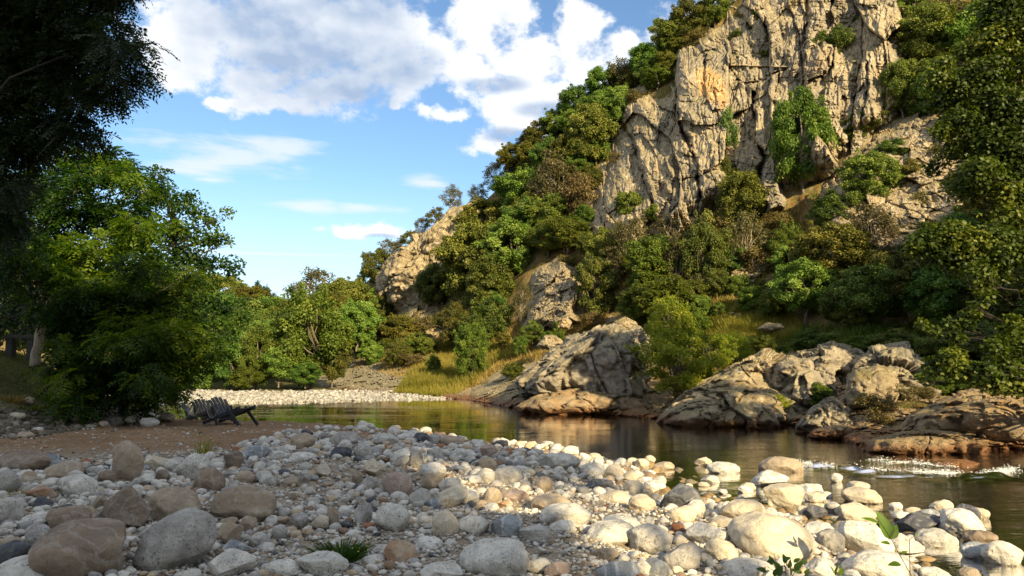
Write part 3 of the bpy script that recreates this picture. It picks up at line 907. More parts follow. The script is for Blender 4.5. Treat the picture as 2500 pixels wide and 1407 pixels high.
face('rock_patch', [(2100, 660), (2190, 600), (2290, 590), (2330, 640), (2250, 690), (2140, 700)], 0.7, 25, 0.6, 1.2, ROCK_LICHEN, 'scattered pale rock under the lichen buttress', 'rock', 207, 1.8)
outcrop('rock_ledge', [(1600, 1035), (1640, 985), (1690, 952), (1780, 938), (1880, 942), (1950, 975), (1995, 1030), (1950, 1058), (1800, 1060), (1680, 1058)],
        25.4, 2.8, ROCK_LICHEN, 'wide sunlit ochre ledge at the waterline beside the yellow-green bush', 'rock', 180, 110, 1.3, 0.55, 0.14, seed=151, lean=1.2)
outcrop('rock', [(1680, 955), (1760, 905), (1830, 872), (1870, 860), (1905, 878), (1940, 905), (1970, 955), (1900, 985), (1770, 985)],
        27.4, 2.0, ROCK_LICHEN, 'hump of lichen covered rock behind the ochre waterline ledge', 'rock', 130, 100, 1.2, 0.65, 0.16, seed=153, lean=1.5)
outcrop('rock', [(1890, 960), (1912, 890), (1955, 866), (2030, 852), (2085, 862), (2112, 900), (2110, 960), (2060, 1010), (1940, 1000)],
        26.2, 2.0, ROCK_GREY, 'half shaded cracked grey rock mass beneath the dark thicket', 'rock', 130, 100, 1.1, 0.7, 0.18, seed=155, lean=1.2)
outcrop('rock', [(2060, 975), (2092, 885), (2150, 862), (2215, 862), (2268, 890), (2310, 950), (2260, 1010), (2120, 1010)],
        24.2, 1.8, ROCK_GREY, 'dark shaded rock hump behind the square boulder', 'rock', 120, 90, 1.1, 0.65, 0.16, seed=157, lean=1.2)
# ================================================================ TREES AND SHRUBS
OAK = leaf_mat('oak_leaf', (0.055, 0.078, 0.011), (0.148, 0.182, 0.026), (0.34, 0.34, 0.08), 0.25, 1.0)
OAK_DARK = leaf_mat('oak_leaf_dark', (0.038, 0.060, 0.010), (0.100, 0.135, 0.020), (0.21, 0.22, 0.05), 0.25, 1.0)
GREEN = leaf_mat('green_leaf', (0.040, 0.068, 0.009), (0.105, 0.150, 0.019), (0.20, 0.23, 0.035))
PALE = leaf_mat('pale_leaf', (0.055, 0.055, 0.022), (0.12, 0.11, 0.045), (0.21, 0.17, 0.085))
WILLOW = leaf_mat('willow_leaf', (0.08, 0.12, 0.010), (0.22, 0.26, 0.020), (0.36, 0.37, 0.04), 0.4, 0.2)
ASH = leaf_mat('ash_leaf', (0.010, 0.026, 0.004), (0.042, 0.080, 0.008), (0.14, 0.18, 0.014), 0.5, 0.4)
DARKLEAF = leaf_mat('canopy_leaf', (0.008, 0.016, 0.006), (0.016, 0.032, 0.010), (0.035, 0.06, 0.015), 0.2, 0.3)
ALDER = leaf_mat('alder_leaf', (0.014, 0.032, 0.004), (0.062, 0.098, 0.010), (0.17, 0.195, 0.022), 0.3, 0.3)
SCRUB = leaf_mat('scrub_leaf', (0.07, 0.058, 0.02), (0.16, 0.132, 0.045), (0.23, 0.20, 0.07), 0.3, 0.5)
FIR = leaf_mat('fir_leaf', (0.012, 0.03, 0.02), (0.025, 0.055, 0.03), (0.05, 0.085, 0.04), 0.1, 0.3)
BARK = bark_mat('bark_grey', (0.16, 0.135, 0.105), (0.075, 0.06, 0.045))
BARK_PALE = bark_mat('bark_pale', (0.42, 0.36, 0.27), (0.25, 0.20, 0.14))
BARK_DARK = bark_mat('bark_dark', (0.035, 0.03, 0.024), (0.02, 0.017, 0.013))


def unit(v):
    return v / (np.linalg.norm(v, axis=-1, keepdims=True) + 1e-9)


def diamonds(pos, axis_, nrm, ln, wd):
    """one diamond-shaped leaf (folded along its rib) at every position"""
    side = unit(np.cross(axis_, nrm))
    nn = unit(np.cross(side, axis_))
    ln, wd = np.broadcast_to(ln, (len(pos),))[:, None], np.broadcast_to(wd, (len(pos),))[:, None]
    a = pos
    b = pos + axis_ * ln * 0.45 + side * wd * 0.5 + nn * wd * 0.12
    c = pos + axis_ * ln
    d = pos + axis_ * ln * 0.45 - side * wd * 0.5 + nn * wd * 0.12
    V = np.stack([a, b, c, d], 1).reshape(-1, 3)
    F = np.arange(len(V)).reshape(-1, 4)
    return V, F


def leaf_puffs(rng, centres, radii, per, ln, wd, up=0.5, bias=0.45, squash=0.75):
    """leaves through rounded clumps, most of them near each clump's skin"""
    centres = np.asarray(centres, float)
    k = len(centres)
    radii = np.broadcast_to(np.asarray(radii, float), (k,))
    per = np.broadcast_to(np.asarray(per), (k,)).astype(int)
    idx = np.repeat(np.arange(k), per)
    n = len(idx)
    d = rng.normal(size=(n, 3))
    d[:, 2] += 0.25
    d = unit(d)
    r = rng.random(n) ** bias
    off = d * r[:, None] * radii[idx][:, None]
    off[:, 2] *= squash
    # ragged: clump radius varies with direction
    wob = 1 + 0.35 * vnoise(d * 2.2 + idx[:, None] * 3.7, 5)
    pos = centres[idx] + off * wob[:, None]
    nrm = unit(d + np.array([0, 0, up]) + 0.5 * rng.normal(size=(n, 3)))
    ax = unit(np.cross(nrm, rng.normal(size=(n, 3))) + 0.35 * d)
    V, F = diamonds(pos, ax, nrm, ln * rng.uniform(0.7, 1.3, n), wd * rng.uniform(0.7, 1.3, n))
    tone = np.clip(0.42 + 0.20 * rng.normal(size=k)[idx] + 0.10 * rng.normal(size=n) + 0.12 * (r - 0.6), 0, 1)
    return V, F, np.repeat(tone, 4)


def leaf_fronds(rng, pos, dirs, L, pairs, ln, wd, droop=0.35):
    """feathered leaves: a rib with leaflets in pairs, hanging in flat layers"""
    pos, dirs = np.asarray(pos, float), unit(np.asarray(dirs, float))
    n = len(pos)
    s = np.linspace(0.18, 1.0, pairs)
    side = unit(np.cross(dirs, np.array([0, 0, 1.0]) + 0.35 * rng.normal(size=(n, 3))))
    nrm = unit(np.cross(side, dirs))
    L = np.broadcast_to(L, (n,)) * rng.uniform(0.7, 1.25, n)
    rib = pos[:, None] + dirs[:, None] * (L[:, None] * s)[..., None] - np.array([0, 0, 1.0]) * (droop * L[:, None] * s ** 2)[..., None]
    out = []
    for sg in (-1, 1):
        ax = unit(side[:, None] * sg + dirs[:, None] * 0.55 - np.array([0, 0, 0.35]) + 0.15 * rng.normal(size=rib.shape))
        out.append((rib.reshape(-1, 3), ax.reshape(-1, 3)))
    p = np.concatenate([o[0] for o in out])
    a = np.concatenate([o[1] for o in out])
    nn = np.tile(np.repeat(nrm, pairs, 0), (2, 1)) + 0.25 * rng.normal(size=p.shape)
    V, F = diamonds(p, a, unit(nn), ln * rng.uniform(0.75, 1.2, len(p)), wd)
    tone = np.clip(0.45 + 0.22 * rng.normal(size=n), 0, 1)
    return V, F, np.repeat(np.tile(np.repeat(tone, pairs), 2), 4)


def limb(a, b, rng, sag=0.12, k=7):
    t_ = np.linspace(0, 1, k)[:, None]
    a, b = np.asarray(a, float), np.asarray(b, float)
    L = np.linalg.norm(b - a)
    bow = np.sin(t_ * math.pi) * (rng.normal(size=3) * sag * L)
    return a + (b - a) * t_ + bow + 0.025 * L * rng.normal(size=(k, 3)) * np.sin(t_ * math.pi)


def crown_points(rng, n, squash=1.0, low=0.1, shape='round'):
    """clump centres through a crown of unit width standing on z 0..1"""
    pts = []
    while len(pts) < n:
        d = unit(rng.normal(size=3))
        r = rng.uniform(0.45, 1.0) ** 0.6
        p = d * r * (1 + 0.28 * float(vnoise(d[None] * 1.7 + n, n)[0]))
        p = np.array([p[0] * 0.38, p[1] * 0.38, 0.5 + p[2] * 0.38])
        if shape == 'cone':
            p[:2] *= 1.25 - p[2]
        if p[2] < low:
            continue
        if all(np.linalg.norm((p - q_) * [1, 1, 0.8]) > 0.085 for q_ in pts) or rng.random() < 0.1:
            pts.append(p)
    return np.array(pts)


PROTO = {}


def proto(key, seed, n_cl, per, ln, wd, rad, leaf, bark, trunk=0.022, low=0.2, shape='round', gaps=0.0, stems=1, limbs=10, up=0.5):
    rng = np.random.default_rng(seed)
    c = crown_points(rng, n_cl, low=low, shape=shape)
    if gaps:
        c = c[rng.random(len(c)) > gaps]
    b = Bag()
    rr_ = rad * rng.uniform(0.55, 1.4, len(c))
    # stray sprays that break the outline
    pick_ = c[rng.permutation(len(c))[:len(c) // 2]]
    out_ = pick_ + unit(pick_ - np.array([0, 0, 0.45])) * rng.uniform(0.05, 0.13, (len(pick_), 1))
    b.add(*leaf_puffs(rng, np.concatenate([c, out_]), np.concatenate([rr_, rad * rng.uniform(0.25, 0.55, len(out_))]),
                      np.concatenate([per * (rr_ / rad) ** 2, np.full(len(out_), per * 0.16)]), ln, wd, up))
    crown = b.mesh(key + '_crown', leaf)
    tb = Bag()
    for s in range(stems):
        x0 = (rng.random(2) - 0.5) * (0.12 if stems > 1 else 0.0)
        top = np.array([*(x0 * 2.5 + (rng.random(2) - 0.5) * 0.15), 0.72])
        path = limb([*x0, -0.06], top, rng, 0.06, 12)
        tb.add(*tube(path, np.linspace(trunk, trunk * 0.3, 12), 8))
        pick = c[rng.permutation(len(c))[:limbs]]
        for q_ in pick:
            j = int(np.clip(q_[2] * 0.62 * 12, 2, 10))
            tb.add(*tube(limb(path[j], q_, rng, 0.10), np.linspace(trunk * 0.42, trunk * 0.08, 7), 5))
    PROTO[key] = (crown, tb.mesh(key + '_trunk', bark))


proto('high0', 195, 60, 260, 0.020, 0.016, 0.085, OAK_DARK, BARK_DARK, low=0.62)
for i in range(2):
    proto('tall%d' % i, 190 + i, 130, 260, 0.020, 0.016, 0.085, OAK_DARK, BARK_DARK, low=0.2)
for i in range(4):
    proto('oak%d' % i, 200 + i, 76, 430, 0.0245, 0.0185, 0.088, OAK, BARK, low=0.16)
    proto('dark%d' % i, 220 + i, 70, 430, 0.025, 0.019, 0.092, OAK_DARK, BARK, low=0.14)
for i in range(3):
    proto('green%d' % i, 240 + i, 72, 400, 0.0245, 0.018, 0.090, GREEN, BARK, low=0.12)
    proto('pale%d' % i, 260 + i, 60, 80, 0.036, 0.022, 0.095, PALE, BARK_PALE, 0.016, 0.15, gaps=0.2, stems=2, limbs=16)
    proto('scrub%d' % i, 280 + i, 30, 130, 0.050, 0.026, 0.14, SCRUB, BARK, 0.012, 0.05, gaps=0.1, stems=2, limbs=6)
    proto('thin%d' % i, 290 + i, 34, 130, 0.040, 0.028, 0.100, OAK_DARK, BARK, 0.018, 0.3, gaps=0.15, limbs=14)
for i in range(2):
    proto('willow%d' % i, 300 + i, 64, 170, 0.038, 0.016, 0.090, WILLOW, BARK, 0.010, 0.05, gaps=0.15, stems=5, limbs=10)
    proto('fir%d' % i, 310 + i, 60, 120, 0.05, 0.016, 0.07, FIR, BARK_DARK, 0.02, 0.1, shape='cone', up=0.0)
TREE_N = {}


def tree(key, loc, w, h, label, cat='tree', name='oak_tree', group=None, rz=None, d=None, tilt=0.0):
    cm, tm = PROTO[key]
    root = bpy.data.objects.new(name, None)
    COL.objects.link(root)
    root.empty_display_size = 0.2
    root.location = loc
    root.scale = (w, d or w, h)
    root.rotation_euler = (0, tilt, RNG.uniform(0, 6.28) if rz is None else rz)
    put('crown', cm, root)
    put('trunk', tm, root)
    return tag(root, label, cat, group)


def hill_tree(key, px, py, w, h, label, depth=None, **kw):
    """(px, py) crown middle, w and h its size in photo pixels; it roots on the hillside"""
    yb = py + h * 0.5
    Y = float(hill_depth(px, yb)) - 0.4 if depth is None else depth
    loc = P(px, yb, Y)
    return tree(key, loc, 1.12 * w * Y / F_PX, 1.08 * h * Y / F_PX, label, **kw)


def kinds(k, n=None):
    n = n or {'oak': 4, 'dark': 4, 'green': 3, 'pale': 3, 'scrub': 3, 'thin': 3, 'willow': 2, 'fir': 2}[k]
    TREE_N[k] = TREE_N.get(k, -1) + 1
    return k + str(TREE_N[k] % n)


def short(lab, most=8):
    w = lab.split()
    if len(w) <= most:
        return lab
    for k in range(most, 2, -1):
        if w[k] in ('of', 'in', 'at', 'on', 'by', 'with', 'where', 'beside', 'behind', 'under', 'between', 'among', 'just', 'lying', 'touching', 'standing', 'against', 'left', 'right', 'cut',
                    'above', 'below', 'next', 'near', 'resting', 'leaning', 'carrying', 'before', 'from', 'over', 'along', 'directly', 'growing', 'beneath', 'filling', 'dropping', 'rising', 'through'):
            return ' '.join(w[:k])
    return ' '.join(w[:most])




NAMES = {'oak': 'oak_tree', 'dark': 'oak_tree', 'green': 'leafy_tree', 'pale': 'thin_tree', 'scrub': 'scrub_bush', 'thin': 'oak_tree', 'willow': 'willow_bush', 'fir': 'fir_tree'}
SPOTS = [
    # skyline, from the far valley up to the cliff
    ('pale', 1105, 483, 62, 66, 'lone small tree on the bare skyline just above the ridge crag'),
    ('thin', 1062, 535, 60, 60, 'sparse dark tree on the crag edge below the lone skyline tree'),
    ('pale', 1030, 555, 50, 50, 'wispy pale shrub on the crag edge'),
    ('thin', 998, 588, 62, 60, 'sparse oak leaning over the middle of the ridge crag'),
    ('pale', 955, 618, 90, 80, 'airy grey-green tree on the skyline above the crag face'),
    ('dark', 922, 652, 80, 90, 'dark oak at the outer edge of the ridge crag'),
    ('thin', 893, 680, 50, 60, 'small sparse tree at the lowest end of the ridge'),
    ('pale', 1165, 478, 60, 60, 'pale twiggy tree at the foot of the long wooded skyline'),
    ('pale', 1212, 432, 80, 80, 'grey twiggy tree, second on the skyline above the crag'),
    ('oak', 1258, 388, 96, 90, 'olive oak on the skyline where the wooded ridge starts to steepen'),
    ('dark', 1312, 345, 100, 90, 'dark oak on the skyline halfway to the cliff'),
    ('oak', 1362, 300, 96, 90, 'olive oak on the skyline beneath the lowest white cloud'),
    ('dark', 1412, 258, 116, 100, 'round dark oak standing highest above the ridge near the cloud'),
    ('oak', 1470, 208, 100, 100, 'olive oak on the skyline next to the round dark oak'),
    ('pale', 1520, 180, 90, 90, 'pale olive tree on the skyline close to the cliff'),
    ('oak', 1575, 150, 100, 90, 'olive oak crowning the outer shoulder of the cliff'),
    ('green', 1605, 190, 90, 60, 'bright green shrub on the shoulder ledge of the cliff'),
    ('oak', 1640, 85, 110, 100, 'olive oak at the upper rim of the cliff'),
    ('dark', 1690, 48, 110, 110, 'dark oak overhanging the upper rim of the cliff'),
    ('oak', 1745, 20, 90, 90, 'topmost olive oak at the cliff rim by the leaning slab'),
    # wooded slope between crag and cliff
    ('oak', 1160, 640, 190, 220, 'largest round oak of the slope, beside the ridge crag'),
    ('oak', 1245, 612, 150, 160, 'olive oak directly behind the mossy pinnacle'),
    ('dark', 1195, 700, 150, 150, 'dark oak with a slim bare trunk left of the mossy pinnacle'),
    ('oak', 1190, 545, 160, 120, 'broad olive oak above the largest round oak'),
    ('green', 1385, 575, 130, 90, 'fresh green oak right above the mossy pinnacle'),
    ('pale', 1355, 440, 150, 150, 'pale tree with forked bare limbs in the middle of the wooded slope'),
    ('oak', 1270, 470, 150, 130, 'olive oak in the middle of the wooded slope'),
    ('dark', 1290, 540, 130, 110, 'dark oak in the hollow above the pinnacle'),
    ('oak', 1440, 330, 130, 170, 'tall olive oak against the pale left edge of the cliff'),
    ('oak', 1390, 380, 110, 110, 'olive oak under the round dark skyline oak'),
    ('dark', 1345, 385, 100, 100, 'dark oak tucked under the skyline oaks'),
    ('oak', 1500, 260, 100, 110, 'olive oak at the upper left edge of the cliff'),
    ('scrub', 1415, 470, 90, 130, 'dry brown shrub along the left foot of the cliff'),
    ('oak', 1340, 520, 120, 100, 'olive oak between the pale forked tree and the pinnacle'),
    ('dark', 1458, 705, 120, 170, 'dense dark oak filling the gap right of the mossy pinnacle'),
    ('pale', 1275, 740, 60, 110, 'leafless looking white stemmed tree beside the mossy pinnacle'),
    ('dark', 1195, 790, 120, 110, 'dark shrubby oak below the slim trunk'),
    ('green', 1150, 855, 90, 140, 'deep green bush dropping down to the grass slope'),
    ('dark', 1110, 800, 100, 110, 'dark bush under the ridge crag'),
    ('oak', 970, 810, 110, 90, 'olive bush below the ridge crag'),
    ('oak', 905, 835, 80, 70, 'small olive bush above the bare rock slab'),
    ('green', 880, 850, 60, 50, 'small green bush next to the rock fin'),
    ('oak', 905, 745, 90, 90, 'olive tree behind the rock fin'),
    ('oak', 1040, 845, 60, 50, 'low olive shrub at the top of the dry grass slope'),
    # on and under the cliff
    ('green', 1962, 345, 178, 270, 'big bright green tree growing on a ledge in front of the cliff'),
    ('oak', 2125, 440, 150, 150, 'round olive oak on the lichen buttress below the cliff'),
    ('thin', 1780, 330, 56, 150, 'narrow dark shrub climbing a crack in the middle of the cliff'),
    ('oak', 1812, 490, 140, 150, 'olive tree at the cliff foot beside the dark overhang'),
    ('dark', 1775, 440, 60, 110, 'dark shrub in the cliff crack above the olive tree'),
    ('dark', 2035, 120, 110, 110, 'dark oak rooted high on the cliff ledge'),
    ('green', 2030, 160, 80, 40, 'flat green shrub under the high ledge oak'),
    ('dark', 1852, 50, 56, 60, 'small dark shrub near the top of the cliff'),
    ('scrub', 1945, 40, 70, 90, 'dry brown shrub near the top of the cliff'),
    ('oak', 1860, 140, 50, 40, 'small olive tuft on the cliff face under the joint'),
    ('dark', 2112, 300, 100, 70, 'dark oak at the top of the lichen buttress'),
    ('dark', 2080, 330, 70, 50, 'dark shrub at the top edge of the lichen buttress'),
    ('oak', 1542, 505, 84, 90, 'olive bush on the low left part of the cliff'),
    ('dark', 1690, 480, 44, 44, 'small dark tuft low on the cliff face'),
    ('scrub', 1560, 240, 70, 50, 'brown heath on the shoulder of the cliff'),
    ('scrub', 1700, 95, 70, 50, 'brown shrub at the rim of the orange stained slab'),
    ('scrub', 1500, 385, 30, 30, 'small dry tuft on the pale left wall of the cliff'),
    # band below the cliff
    ('green', 1928, 600, 96, 120, 'emerald green tree at the mouth of the brown gully'),
    ('oak', 2030, 630, 200, 180, 'broad sunlit olive oak below the lichen buttress'),
    ('oak', 1965, 710, 160, 150, 'sunlit olive oak in front of the dark thicket'),
    ('pale', 2140, 580, 150, 190, 'pale brown half bare tree on the lichen buttress'),
    ('dark', 2040, 520, 130, 110, 'dark oak between the bright cliff tree and the buttress'),
    ('dark', 1725, 620, 120, 190, 'dark oak with a white lower trunk under the cliff'),
    ('pale', 1820, 590, 110, 160, 'slender pale tree leaning at the brown gully'),
    ('green', 1610, 650, 170, 150, 'feathery green ash under the cliff foot'),
    ('pale', 1655, 640, 90, 170, 'white stemmed bare tree rising through the feathery ash'),
    ('green', 1640, 730, 200, 120, 'bright green ash above the yellow-green bush'),
    ('green', 1560, 745, 120, 110, 'green tree beside the tan block of rock'),
    ('pale', 1540, 590, 120, 140, 'pale thicket at the foot of the left cliff joint'),
    ('oak', 1480, 610, 110, 110, 'olive oak at the lowest left corner of the cliff'),
    ('pale', 1640, 560, 110, 90, 'grey twiggy thicket below the central cliff slab'),
    ('scrub', 1745, 555, 100, 80, 'dry scrub under the central cliff slab'),
    ('scrub', 1900, 545, 90, 70, 'rust brown scrub in the upper gully'),
    ('scrub', 1850, 640, 80, 80, 'rust brown scrub in the lower gully'),
    ('dark', 1760, 700, 70, 80, 'small dark oak left of the clearing'),
    ('oak', 1880, 745, 80, 70, 'olive shrub at the edge of the clearing'),
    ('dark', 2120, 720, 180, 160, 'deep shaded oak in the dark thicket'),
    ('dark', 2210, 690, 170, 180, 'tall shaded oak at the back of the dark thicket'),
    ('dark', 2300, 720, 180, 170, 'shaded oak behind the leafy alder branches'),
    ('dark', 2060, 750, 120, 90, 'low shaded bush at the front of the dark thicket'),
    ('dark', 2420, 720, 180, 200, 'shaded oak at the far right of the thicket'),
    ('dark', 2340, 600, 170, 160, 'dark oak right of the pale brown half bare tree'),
    # upper right slope
    ('oak', 2270, 90, 180, 170, 'grey olive oak high right of the cliff'),
    ('pale', 2310, 50, 130, 150, 'pale tree with bare crooked limbs high right of the cliff'),
    ('oak', 2205, 215, 110, 150, 'olive oak on the right edge of the cliff'),
    ('dark', 2290, 230, 150, 140, 'dark oak right of the cliff above the buttress'),
    ('oak', 2390, 90, 170, 170, 'olive oak at the top right corner slope'),
    ('oak', 2470, 200, 170, 180, 'olive oak on the right slope behind the alder'),
    ('dark', 2400, 300, 170, 170, 'dark oak behind the upper alder branches'),
    ('scrub', 2320, 380, 110, 110, 'brown scrub on the lichen buttress edge'),
    ('dark', 2470, 420, 170, 190, 'dark oak behind the middle alder branches'),
    ('oak', 2430, 540, 170, 160, 'shaded oak behind the lower alder branches'),
    ('scrub', 2255, 500, 80, 80, 'small brown shrub on the right flank of the buttress'),
    ('dark', 2520, 640, 180, 180, 'dark oak at the right edge behind the alder'),
    ('oak', 2240, 20, 110, 100, 'olive oak on the right rim of the cliff'),
    ('dark', 1302, 815, 60, 60, 'dark bush at the river side foot of the mossy pinnacle'),
    ('green', 1350, 828, 60, 40, 'low green bush in front of the mossy pinnacle'),
    ('scrub', 1380, 640, 50, 40, 'tawny heath on top of the mossy pinnacle'),
    ('dark', 1060, 700, 90, 110, 'dark oak covering the inner end of the ridge crag'),
    ('green', 1000, 850, 90, 50, 'green bushes at the foot of the low broken crag'),
    ('scrub', 1040, 790, 60, 60, 'dry shrub on the low broken crag'),
    ('dark', 2180, 370, 90, 70, 'dark shrub on the face of the lichen buttress'),
    ('oak', 2230, 430, 80, 90, 'olive shrub halfway up the lichen buttress'),
    # green shrubs of the shaded shore
    ('green', 1890, 862, 80, 60, 'green shrub at the back of the lichen rock hump'),
    ('dark', 1990, 838, 110, 60, 'dark green shrub between the thicket and the cracked grey rock'),
    ('green', 2095, 850, 80, 56, 'green shrub behind the dark rock hump'),
    ('dark', 2190, 842, 130, 70, 'broad dark shrub in the shaded bank grass'),
    ('dark', 2300, 860, 130, 90, 'dark shrub between bank grass and the alder twigs'),
    ('dark', 2390, 840, 140, 110, 'dark bush behind the hanging alder twigs'),
    ('dark', 2480, 860, 140, 120, 'dark bush at the right border of the bank grass'),
    ('dark', 2280, 935, 120, 70, 'dark shrub overhanging the reddish rock shelf'),
    ('dark', 2400, 940, 130, 70, 'dark low bush at the top of the reddish rock shelf'),
    ('green', 1750, 850, 90, 70, 'light green shrub between the willow bush and the clearing'),
    ('green', 1680, 790, 110, 90, 'light green bush above the willow shoots'),
    # shrubs rooted in the joints of the cliff
    ('dark', 1965, 190, 46, 40, 'dark shrub in the upright joint below the brown cliff top shrub'),
    ('oak', 2075, 60, 60, 60, 'olive shrub at the top of the cliff beside the high ledge oak'),
    ('oak', 2130, 170, 60, 46, 'olive shrub on the speckled right part of the cliff'),
    ('scrub', 2160, 240, 60, 50, 'brown shrub low on the speckled right part of the cliff'),
    ('dark', 2180, 90, 60, 70, 'dark shrub near the right edge of the cliff'),
    ('scrub', 1890, 215, 36, 26, 'brown tuft on the cliff ledge above the bright tree'),
    ('oak', 1640, 300, 26, 40, 'olive tuft in the long cliff joint'),
    ('green', 1715, 420, 26, 60, 'thin green streak of ivy in the second cliff joint'),
    ('oak', 1600, 520, 50, 50, 'olive bush at the foot of the long cliff joint'),
    ('dark', 1800, 90, 40, 40, 'dark tuft under the leaning slab'),
    ('scrub', 2050, 250, 50, 40, 'brown tuft above the bright cliff tree'),
    ('oak', 2000, 290, 50, 46, 'olive bush at the shoulder of the bright cliff tree'),
    # small things on the grass slope
    ('green', 1366, 812, 34, 60, 'slim green sapling below the mossy pinnacle'),
    ('green', 1254, 908, 60, 44, 'low green bush at the edge of the sloping rock tail'),
    ('green', 1056, 892, 40, 50, 'small green bush beside the pale speckled slab'),
    ('scrub', 1010, 880, 70, 40, 'tawny dry shrub on the grass slope'),
    ('green', 1270, 845, 40, 50, 'small green sapling on the dry grass slope'),
    ('scrub', 1440, 785, 80, 50, 'brown scrub on top of the grey outcrop'),
    ('oak', 1230, 830, 40, 40, 'small olive bush on the dry grass slope'),
]
for k, px, py, w, h, lab in SPOTS:
    hill_tree(kinds(k), px, py, w, h, lab, depth=45.5 if (px, py) == (1458, 705) else None, cat='shrub' if k == 'scrub' or min(w, h) < 62 else 'tree', name=NAMES[k])

# undergrowth that closes the wood between those trees, one object of its own per bush
FILL = [('slope', [(1100, 560), (1230, 440), (1370, 320), (1490, 230), (1440, 450), (1425, 560), (1300, 610), (1270, 700), (1190, 760), (1090, 780), (1080, 700)],
         36, ('oak', 'green', 'dark', 'oak', 'pale', 'dark'), (50, 105), 'under the larger oaks of the wooded slope'),
        ('foot', [(1430, 590), (1700, 590), (1870, 560), (1990, 590), (1900, 770), (1740, 770), (1500, 770), (1425, 690)],
         32, ('oak', 'green', 'pale', 'green', 'scrub', 'dark'), (42, 95), 'in the scrub belt below the cliff'),
        ('right', [(2250, 0), (2640, 0), (2640, 800), (2300, 780), (2330, 300), (2240, 200)],
         34, ('dark', 'oak', 'dark'), (90, 150), 'on the shaded slope at the right'),
        ('thicket', [(1960, 690), (2100, 640), (2300, 660), (2600, 760), (2600, 830), (2000, 800)],
         18, ('dark', 'dark', 'green'), (70, 110), 'inside the dark thicket above the shore rocks'),
        ('fin', [(870, 700), (930, 740), (990, 790), (1060, 840), (1000, 870), (880, 870), (840, 800)],
         14, ('oak', 'dark', 'green'), (45, 75), 'between the rock fin and the ridge crag'),
        ('cap', [(1450, 240), (1560, 160), (1660, 70), (1790, 10), (1700, 75), (1600, 190), (1530, 205)],
         12, ('oak', 'dark', 'scrub'), (50, 80), 'along the upper rim of the cliff')]
USED = set()
for nm, poly, n, ks, (s0, s1), where in FILL:
    poly = np.array(poly, float)
    lo, hi = poly.min(0), poly.max(0)
    got = []
    tries = 0
    while len(got) < n and tries < 4000:
        tries += 1
        x, y = RNG.uniform(lo, hi)
        if inside(poly, x, y) and all(math.hypot(x - a, (y - b) * 1.3) > s0 * 0.55 for a, b in got):
            got.append((x, y))
    for j, (x, y) in enumerate(got):
        k = ks[j % len(ks)]
        w = RNG.uniform(s0, s1)
        what = {'oak': 'olive oak bush', 'dark': 'dark oak bush', 'green': 'green leafy bush', 'pale': 'pale twiggy bush', 'scrub': 'brown dry scrub bush'}[k]
        for sp in sorted(SPOTS, key=lambda q_: math.hypot(q_[1] - x, q_[2] - y)):
            dx, dy = x - sp[1], y - sp[2]
            side = ('right of' if dx > 0 else 'left of') if abs(dx) > abs(dy) else ('below' if dy > 0 else 'above')
            if (what, side, short(sp[5])) not in USED:
                break
        USED.add((what, side, short(sp[5])))
        hill_tree(kinds(k), x, y, w, w * RNG.uniform(0.7, 1.0), '%s %s the %s' % (what, side, short(sp[5])), cat='bush', name='bush', group='bushes ' + where)

# yellow-green willow bushes at the waterline
tree('willow0', P(1650, 985, 27.2), 3.6, 2.9, 'broad yellow-green willow bush over the ochre waterline ledge', 'bush', 'willow_bush')
tree('willow1', P(1640, 905, 28.6), 2.3, 3.0, 'upright yellow-green willow shoots above the broad willow bush', 'bush', 'willow_bush')
tree('willow0', P(1720, 940, 28.0), 2.4, 2.2, 'yellow-green willow bush leaning towards the lichen rock hump', 'bush', 'willow_bush', rz=2.0)
tree('willow1', P(1780, 905, 30.5), 2.4, 1.6, 'low yellow-green bush in the grassy clearing', 'bush', 'willow_bush', rz=1.0)
tree('willow1', P(1898, 1018, 23.6), 1.05, 0.75, 'small green shrub growing on the ochre waterline ledge', 'bush', 'shrub', rz=4.0)
tree('green1', P(2000, 1000, 23.8), 1.1, 0.9, 'small dark leaved shrub behind the pointed boulder', 'bush', 'shrub')
tree('scrub1', P(2140, 1040, 19.6), 1.3, 0.9, 'yellowish dry shrub between the pointed boulder and the flat ledge', 'bush', 'shrub')
tree('green2', P(1870, 870, 29.0), 1.2, 0.9, 'green shrub above the lichen rock hump', 'bush', 'shrub')
tree('scrub2', P(2240, 985, 20.2), 1.1, 0.6, 'rusty dry shrub on the shaded shelf', 'bush', 'shrub')

